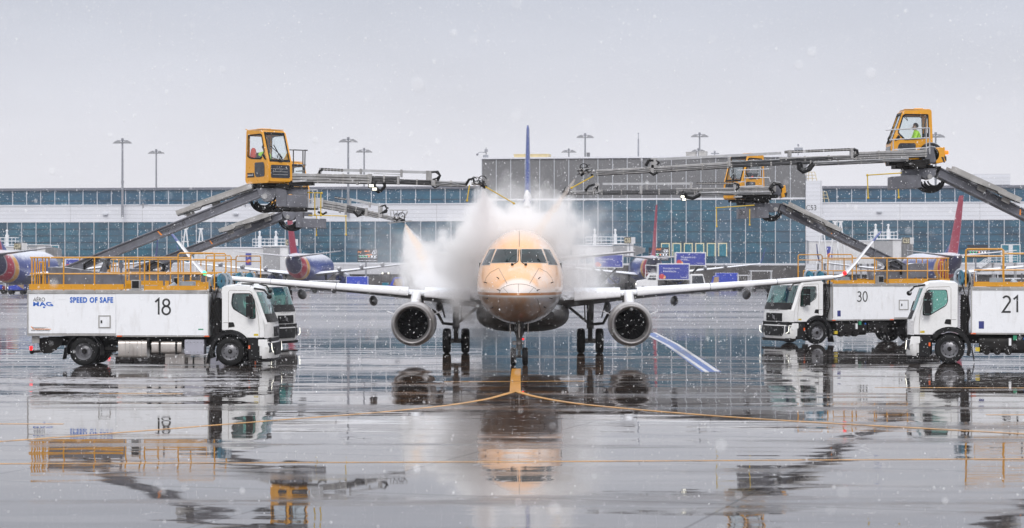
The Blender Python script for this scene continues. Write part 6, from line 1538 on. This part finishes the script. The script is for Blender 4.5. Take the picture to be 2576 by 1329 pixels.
# ------------------------------------------------------------------ service vehicles on the far ramp
M['van_blue'] = pm('snack_box_blue', (.030,.045,.30), .4, var=.08, dirt=.2, dirtc=(.25,.25,.35)); M['van_white'] = pm('service_white_paint', (.68,.68,.69), .4, var=.05, snow=.9, dirt=.25, dirtc=(.4,.38,.36))
M['tug_red'] = pm('dark_red_frame', (.20,.015,.03), .5, var=.2, dirt=.3); M['cart_blue'] = pm('cart_blue_tarp', (.02,.05,.42), .5, var=.15, snow=.8); M['tan'] = pm('tan_canvas', (.34,.24,.16), .7, var=.15)
M['yellow_cart'] = pm('yellow_cart_paint', (.6,.5,.03), .5, var=.1)
def small_wheel(b, x, y, r=.42, mi=0): b.lathe([(0,-.13),(r*.6,-.14),(r,-.1),(r,.1),(r*.6,.14),(0,.13)], (x, y, r), (0,1,0), 16, mi)
def snack_truck(px0, px1, py0, py1, Y, lines, face, label, cab=True):
    s = FPX/Y; X = lambda px: (px-1288)/s; Z = lambda py: CAMH-(py-HOR)/s; Lb = X(px1)-X(px0)
    z0, z1 = Z(py1), Z(py0); r = thing('catering_truck', label, 'catering truck', (X((px0+px1)/2), Y, 0), 0, 1, 'snack catering trucks at the gates')
    b = MB(); b.box(-Lb/2, Lb/2, 0, 2.4, z0, z1); bx = b.build('cargo_box', M['van_white'], r, .03)
    b = MB(); b.box(-Lb/2+.12, Lb/2-.12, -.02, -.002, z0+.12, z1-.12); f = b.build('side_panel', M['van_blue'], bx)
    for k, tx_ in enumerate(lines): text('lettering', tx_, Lb*.036*len(tx_)*.95, .25 if k == 0 else .23, M['whiteink'], f, lambda u, v, d, k=k: (-Lb*.33+u, -.02-d, z1-.78-k*.34+v), depth=.006)
    text('lettering', 'Southwest', Lb*.2, .14, M['whiteink'], f, lambda u, v, d: (Lb*.22+u, -.02-d, z0+.3+v), depth=.006)
    for sx, mt_, r_ in ((-.38, 'banner_red', .34), (-.31, 'banner_gold', .24)):
        b = MB(); b.lathe([(0,0),(r_,0),(r_,.012),(0,.012)], (Lb*sx, -.022 if mt_ == 'banner_gold' else -.034, z0+.14+r_), (0,-1,0), 18); b.build('emblem', M[mt_], f)
    for y in (.3, 2.1):
        b = MB()
        for k, (a, c) in enumerate(((-Lb*.3, Lb*.3), (Lb*.3, -Lb*.3))): b.beam((a, y+.1*k, .9), (c, y+.1*k, z0-.05), .12, .16)
        b.build('scissor_arm', M['chassis'], r)
    b = MB(); b.box(-Lb*.55, Lb*.5, .3, 2.1, .55, .85); b.box(-Lb*.45, Lb*.48, .1, 2.3, .86, 1.0); b.build('chassis', M['chassis'], r)
    for x in (-Lb*.32, Lb*.36):
        for y in (.15, 2.25): b = MB(); small_wheel(b, x, y); b.build('wheel', M['rubber'], r)
    if cab:
        b = MB(); x0 = face*Lb*.5
        prof = [(0,.6),(0,2.35),(.25,2.5),(1.1,2.45),(1.5,1.75),(2.5,1.6),(2.75,1.4),(2.8,.6)]
        b.panel([(x0+face*u, v) for u, v in prof], [], lambda u, v, w_: (u, .15+w_, v), 0, 2.1); cb = b.build('cab', M['van_white'], r, .05)
        b = MB(); b.panel([(x0+face*u, v) for u, v in ((.25,1.65),(.25,2.25),(1.0,2.25),(1.3,1.7))], [], lambda u, v, w_: (u, .13+w_, v), 0, .019); b.build('door_window', M['dglass'], cb)
        
        for y in (.15, 2.25): b = MB(); small_wheel(b, x0+face*1.9, y, .45); b.build('wheel', M['rubber'], cb)
        b = MB(); b.sph((x0+face*2.78, .35, 1.15), .12, n=8); b.build('headlight', M['drl'], cb)
        if face < 0:
            b = MB(); b.box(x0-1.6, x0+.2, .1, 2.3, z0+.3, z0+.4); b.tube([(x0-1.6,.1,z0+.4),(x0-1.6,.1,z1-.2),(x0,.1,z1-.3)], .05); b.tube([(x0-1.6,.1,z0+.9),(x0,.1,z0+.9)], .04); b.build('platform', M['rail_white'], r)
    return r
snack_truck(1655, 1735, 663, 705, 283, ['Everybody loves', 'free snacks.'], -1, 'white cab catering truck with blue box reading Everybody loves free snacks')
snack_truck(1699, 1776, 635, 669, 300, ['The snacks are', 'on me...'], 1, 'raised blue catering box reading The snacks are on me, right of the middle airliner', False)
snack_truck(1494, 1568, 640, 674, 302, ['The snacks are', 'on me...'], -1, 'raised blue catering box half veiled by spray right of the cockpit', False)
snack_truck(164, 222, 651, 679, 306, ['The snacks are', 'on me...'], -1, 'blue catering box seen through the yellow railing of truck 18', False)
def cart(px0, px1, py0, Y, body, label, cat, canopy=None, lights=False):
    s = FPX/Y; X = lambda px: (px-1288)/s; Lc = X(px1)-X(px0); h = CAMH-(py0-HOR)/s
    r = thing(cat.replace(' ', '_'), label, cat, (X((px0+px1)/2), Y, 0))
    b = MB(); b.box(-Lc/2, Lc/2, 0, 1.4, .35, .55); b.build('bed', M['chassis'], r)
    for x in (-Lc*.35, Lc*.35):
        for y in (.05, 1.35): b = MB(); small_wheel(b, x, y, .28); b.build('wheel', M['rubber'], r)
    if body == 'box':
        b = MB(); b.box(-Lc/2, Lc/2, -.02, 1.42, .56, h); b.build('tarp', M['cart_blue'], r, .06)
        b = MB()
        for x in (-Lc/2, Lc/2-.06): b.box(x, x+.06, -.04, -.021, .56, h)
        b.build('frame', M['rail_white'], r)
    elif body == 'canopy':
        b = MB()
        for x in (-Lc/2, Lc/2):
            for y in (0, 1.4): b.tube([(x,y,.5),(x,y,h-.1)], .05, 5)
        b.build('post', M['rail_white'], r); b = MB(); b.box(-Lc/2-.15, Lc/2+.15, -.1, 1.5, h-.1, h); b.build('canopy', M['snowcap'], r)
        rnd = random.Random(int(px0)); 
        for k in range(4):
            b = MB(); x = -Lc/2+.3+k*(Lc-.6)/3.3; b.box(x, x+.45, .1, .8, .56, .56+rnd.uniform(.3,.6)); b.build('load', M[rnd.choice(['cart_blue','tug_red','black','black'])], r, .05)
    elif body == 'tug':
        b = MB(); b.loft([[(-Lc/2,y,.4),(-Lc/2,y,1.0),(-Lc*.1,y,1.1),(Lc*.05,y,h-.1),(Lc*.15,y,h),(Lc*.48,y,h),(Lc/2,y,.4)] for y in (0, 1.4)]); b.build('body', M['cart_blue'], r, .05)
        b = MB(); b.panel([(Lc*.02,1.15),(Lc*.12,h-.15),(Lc*.45,h-.15),(Lc*.45,.6)], [], lambda u, v, w_: (u, -.02+w_, v), 0, .018); b.build('canvas_door', M['tan'], r)
        b = MB(); b.sph((-Lc/2,.1,.8), .1, n=8); b.build('headlight', M['drl'], r)
    elif body == 'pickup':
        b = MB(); b.loft([[(-Lc/2,y,.45),(-Lc/2,y,h-.15),(-Lc/2+.2,y,h),(Lc*.3,y,h),(Lc*.48,y,1.15),(Lc/2,y,1.1),(Lc/2,y,.45)] for y in (0, 1.8)]); q = b.build('body', M['van_white'], r, .06)
        b = MB(); b.panel([(-Lc*.40,1.25),(-Lc*.40,h-.2),(Lc*.28,h-.2),(Lc*.38,1.25)], [], lambda u, v, w_: (u, -.02+w_, v), 0, .019); b.build('window', M['dglass'], q)
        b = MB(); b.box(Lc/2, Lc/2+.04, .1, .35, .8, 1.1); b.build('tail_light', M['reflector'], q)
    elif body == 'lit':
        b = MB(); b.box(-Lc/2, Lc/2, 0, 2, .4, 1.1); b.box(-Lc/2+.1, Lc/2-.1, .4, 2, 1.1, h); q = b.build('body', M['recess'], r, .08)
        b = MB(); b.box(-Lc/2+.25, Lc/2-.25, -.02, .0, .55, 1.05); b.build('front_grille', M['door_glass'], q)
        for x in (-Lc*.3, Lc*.3): b = MB(); b.sph((x,.35,h-.1), .12, n=8); b.build('work_lamp', M['lamp'], q)
    return r
cart(871, 926, 696, 290, 'box', 'blue covered box cart below the far left gate display', 'baggage cart')
cart(958, 1016, 698, 270, 'tug', 'blue tug with tan canvas door beside the left spray jet', 'baggage tug')
cart(957, 982, 686, 322, 'lit', 'dark vehicle with two lit lamps behind the blue tug', 'ramp vehicle')
cart(1737, 1776, 690, 278, 'pickup', 'white pickup with a cap right of the free snacks truck', 'pickup truck')
cart(1776, 1810, 694, 300, 'tug', 'small blue tug in front of the blue baggage box, right of the white pickup', 'baggage tug')
cart(1800, 1857, 687, 306, 'box', 'blue baggage box cart right of the white pickup', 'baggage cart')
cart(1858, 1884, 692, 302, 'canopy', 'small canopy cart between the blue box cart and the white canopied cart', 'baggage cart')
cart(1890, 1941, 681, 298, 'canopy', 'white canopied baggage cart above the right wing', 'baggage cart')
cart(2456, 2510, 686, 268, 'canopy', 'baggage cart seen through the rail of truck 21', 'baggage cart')
cart(2514, 2590, 700, 262, 'canopy', 'second baggage cart at the right edge behind truck 21', 'baggage cart')
cart(20, 62, 702, 268, 'tug', 'blue tug at the left edge under the cut off airliner', 'baggage tug')
cart(-30, 14, 708, 272, 'canopy', 'baggage cart at the far left edge under the cut off airliner', 'baggage cart')
cart(780, 850, 706, 282, 'canopy', 'canopy cart under the wing of the left airliner', 'baggage cart')
# outdoor stair flight by the right concourse door
sr = thing('ramp_stairs', 'white railed ramp stairs below the white door at the right edge', 'stairs', ((2520-1288)/FPX*325, 326, 0))
b = MB()
for k in range(14): b.box(-1.6-k*.38, -1.2-k*.38, 0, 1.3, 3.9-k*.28, 3.98-k*.28)
b.box(-1.2, 2.6, 0, 1.3, 3.86, 4.0); b.beam((-1.4,0,3.8), (-6.8,0,.0), .1, .25); b.beam((-1.4,1.3,3.8), (-6.8,1.3,.0), .1, .25)
for x in (-1.0, 2.3): b.box(x, x+.15, .1, .25, 0, 3.86); b.box(x, x+.15, 1.1, 1.25, 0, 3.86)
b.build('steps', M['bridge_grey'], sr); b = MB()
for q in (.35, .7, 1.05):
    for y in (0, 1.3): b.tube([(2.6,y,4+q),(-1.3,y,4+q),(-6.6,y,.15+q)], .035, 5)
for k in range(12): x = 2.6-k*.8; z = 4 if x > -1.3 else 4-(-1.3-x)*.73; b.tube([(x,0,z),(x,0,z+1.05)], .035, 5)
b.build('railing', M['rail_white'], sr)

# ------------------------------------------------------------------ spray: jets of orange fluid and the white cloud
def cloud_mat(name, blobs, dens, col, nscale=.9, thr=.42, soft=.25):
    m, t, b = new_mat(name); t.nodes.remove(b)
    co = node(t, 'ShaderNodeTexCoord').outputs['Object']
    nz1 = node(t, 'ShaderNodeTexNoise', {'Vector': co, 'Scale': nscale, 'Detail': 4, 'Roughness': .62})
    nz2 = node(t, 'ShaderNodeTexNoise', {'Vector': co, 'Scale': nscale*.45, 'Detail': 2, 'Roughness': .5})
    def warp(n_, k): return node(t, 'ShaderNodeVectorMath', {0: node(t, 'ShaderNodeVectorMath', {0: n_.outputs[1], 1: (.5,.5,.5)}, operation='SUBTRACT').outputs[0], 'Scale': k}, operation='SCALE').outputs[0]
    wc = node(t, 'ShaderNodeVectorMath', {0: node(t, 'ShaderNodeVectorMath', {0: co, 1: warp(nz1, 2.1)}, operation='ADD').outputs[0], 1: warp(nz2, 2.4)}, operation='ADD').outputs[0]
    tot = None
    for c, rx, rz, k in blobs:
        d = node(t, 'ShaderNodeVectorMath', {0: node(t, 'ShaderNodeVectorMath', {0: wc, 1: tuple(c)}, operation='SUBTRACT').outputs[0], 1: (1/rx, 1/(rx*.95), 1/rz)}, operation='MULTIPLY').outputs[0]
        l = node(t, 'ShaderNodeVectorMath', {0: d}, operation='LENGTH').outputs[1]
        f = math_(t, 'MULTIPLY', mrange(t, l, .30, 1.0, 1, 0, True), k)
        tot = f if tot is None else math_(t, 'MAXIMUM', tot, f)
    puff = mrange(t, nz1.outputs[0], thr-soft*.5, thr+soft*.5, .12, 1)
    vol = node(t, 'ShaderNodeVolumePrincipled', {'Color': col+(1,), 'Density': math_(t, 'MULTIPLY', math_(t, 'MULTIPLY', math_(t, 'POWER', tot, 1.3), puff), dens), 'Anisotropy': .2})
    t.links.new(vol.outputs[0], t.nodes['Material Output'].inputs['Volume'])
    return m
BL = [((1300,585,80.5), 110, 58, 1), ((1205,610,80.5), 85, 95, 1), ((1395,585,80.5), 85, 75, 1), ((1212,522,79.5), 40, 58, 1), ((1395,520,79.5), 45, 50, .9), ((1428,485,78.5), 26, 30, .7),
      ((1165,660,82), 78, 85, .9), ((1130,712,84.5), 62, 48, .9), ((1075,728,86.5), 62, 32, .9), ((1110,690,86), 55, 60, .8), ((1035,742,87.5), 35, 16, .7), ((1450,680,82.5), 70, 75, .55), ((1450,735,83), 70, 40, .55), ((1190,735,82.5), 60, 55, .8), ((1300,560,82), 150, 50, .4),
      ((1190,825,85.5), 70, 75, .24), ((1250,840,84), 60, 60, .16), ((1215,770,82), 60, 45, .4), ((1490,600,83), 75, 95, .16), ((1300,610,81.5), 205, 140, .13), ((1480,710,84), 90, 60, .22), ((1120,760,85.5), 90, 50, .2), ((1300,500,82), 120, 50, .16), ((1080,640,85), 60, 80, .18)]
blobs = []; hull = MB()
for (x, y, Y), rx, rz, k in BL:
    c = P(x, y, Y); s = Y/FPX; blobs.append((c, rx*s*1.25, rz*s*1.25, k)); hull.sph(c, 1, (rx*s*1.7, rx*s*1.5, rz*s*1.75), 16)
cl = hull.build('spray_cloud', cloud_mat('spray_mist', blobs, 4.2, (.985,.982,.98), 1.3, .46, .24))
rm = cl.modifiers.new('union', 'REMESH'); rm.mode = 'VOXEL'; rm.voxel_size = .22
tag(cl, 'white cloud of deicing spray billowing over the jet cockpit and wing roots', 'spray cloud', kind='stuff')
cl.location = (0,0,0)
M['jet_mist'] = None
def spray_jet(name, a, b_, r0, r1, dens, col, label, cat, kind=None):
    d = b_-a; L = d.length; z = d.normalized()
    m, t, bs = new_mat(name+'_fluid'); t.nodes.remove(bs)
    co = node(t, 'ShaderNodeTexCoord').outputs['Object']; s = node(t, 'ShaderNodeSeparateXYZ', {0: co})
    n1 = noise(t, node(t, 'ShaderNodeMapping', {'Vector': co, 'Scale': (3.5, 3.5, .9)}).outputs[0], 1, 5, .7)
    rad = math_(t, 'SQRT', math_(t, 'ADD', math_(t, 'MULTIPLY', s.outputs[0], s.outputs[0]), math_(t, 'MULTIPLY', s.outputs[1], s.outputs[1])))
    rz = math_(t, 'MULTIPLY_ADD', s.outputs[2], (r1-r0)/L, r0)
    q = math_(t, 'ADD', math_(t, 'DIVIDE', rad, rz), math_(t, 'MULTIPLY_ADD', n1, 2.2, -1.1))
    f = mrange(t, q, .3, 1.0, 1, 0, True); fade = mrange(t, s.outputs[2], L*.6, L, 1, .0, True)
    den = math_(t, 'MULTIPLY', math_(t, 'MULTIPLY', f, fade), math_(t, 'DIVIDE', dens, rz))
    vol = node(t, 'ShaderNodeVolumePrincipled', {'Color': col+(1,), 'Density': den, 'Anisotropy': .2}); t.links.new(vol.outputs[0], t.nodes['Material Output'].inputs['Volume'])
    mb_ = MB(); mb_.cyl((0,0,0), (0,0,L*1.02), r0*1.6, r1*2.3, 20); o = mb_.build(name, m)
    o.location = a; o.rotation_mode = 'QUATERNION'; o.rotation_quaternion = z.to_track_quat('Z', 'Y')
    return tag(o, label, cat, kind=kind)
spray_jet('fluid_jet', P(1020,566,92), P(1118,745,87), .05, .6, 1.5, (.985,.86,.74), 'orange jet of deicing fluid falling onto the left wing root', 'fluid jet', 'stuff')
spray_jet('mist_plume', P(1021,570,92.2), P(1085,765,88.2), .07, 1.7, 3.4, (.99,.99,.99), 'white mist beside the orange jet over the left wing', 'spray mist', 'stuff')
spray_jet('fluid_jet', P(1446,452,77.3), P(1325,625,79.5), .045, .34, .34, (.985,.88,.79), 'pale orange jet of deicing fluid slanting onto the cockpit roof from the right', 'fluid jet', 'stuff')
spray_jet('mist_plume', P(1216,478,76.2), P(1222,640,80), .05, 1.25, 1.0, (.97,.96,.96), 'white spray falling from the upper left nozzle onto the cockpit roof', 'spray mist', 'stuff')

# drifting thin mist left of the jet against the terminal
WB = [((1010,640,100), 120, 75, 1), ((960,610,100), 90, 80, .8), ((1100,600,100), 70, 70, .8)]
wb = []; hull = MB()
for (x, y, Y), rx, rz, k in WB:
    c = P(x, y, Y); s = Y/FPX; wb.append((c, rx*s*1.2, rz*s*1.2, k)); hull.sph(c, 1, (rx*s*1.4, rx*s*1.2, rz*s*1.4), 14)
dm = hull.build('drifting_mist', cloud_mat('thin_mist', wb, .22, (.97,.97,.98), .5, .5, .3)); rm = dm.modifiers.new('union', 'REMESH'); rm.mode = 'VOXEL'; rm.voxel_size = .3
tag(dm, 'thin drifting mist in front of the concourse left of the jet', 'mist', kind='stuff')

# ------------------------------------------------------------------ falling snow
M['snow'] = pm('falling_snow_flake', (.9,.9,.92), .7, var=.02)
rnd = random.Random(3); V, F = [], []
def flake(c, r_, st):
    o = len(V); ax = Vector((rnd.uniform(-.4,.4), rnd.uniform(-.2,.2), -1)).normalized(); a = ax.orthogonal().normalized(); b_ = ax.cross(a)
    V.extend([c+ax*r_*st, c-ax*r_*st, c+a*r_, c-a*r_, c+b_*r_, c-b_*r_])
    F.extend([(o,o+2,o+4),(o,o+4,o+3),(o,o+3,o+5),(o,o+5,o+2),(o+1,o+4,o+2),(o+1,o+3,o+4),(o+1,o+5,o+3),(o+1,o+2,o+5)])
for i in range(75000):
    u = rnd.random(); Y = 12+ (150-12)*u**.55 if i > 220 else rnd.uniform(5, 12)
    if Y > 150: continue
    px = rnd.uniform(-80, 2660); py = rnd.uniform(-80, 1400)
    p = P(px, py, Y)
    if p.z < .1: continue
    flake(p, rnd.choice((.003,.003,.004,.004,.005,.005,.006,.009))*(1 if Y < 50 else 1.7), rnd.uniform(1.0,1.8))
me = bpy.data.meshes.new('falling_snow'); me.from_pydata(V, [], F); me.materials.append(M['snow']); sn = bpy.data.objects.new('falling_snow', me); C.objects.link(sn)
tag(sn, 'falling snowflakes filling the air over the whole apron', 'snow', kind='stuff')

# ------------------------------------------------------------------ snowy air
m, t, b = new_mat('snowy_air'); t.nodes.remove(b)
v = node(t, 'ShaderNodeVolumePrincipled', {'Color': (.93,.94,.97,1), 'Density': .00018, 'Anisotropy': .1}); t.links.new(v.outputs[0], t.nodes['Material Output'].inputs['Volume'])
hb = MB(); hb.box(-260, 260, -30, 470, -1, 42); hz = hb.build('haze', m); tag(hz, 'pale snowy air between the camera and the terminal', 'haze', kind='stuff')
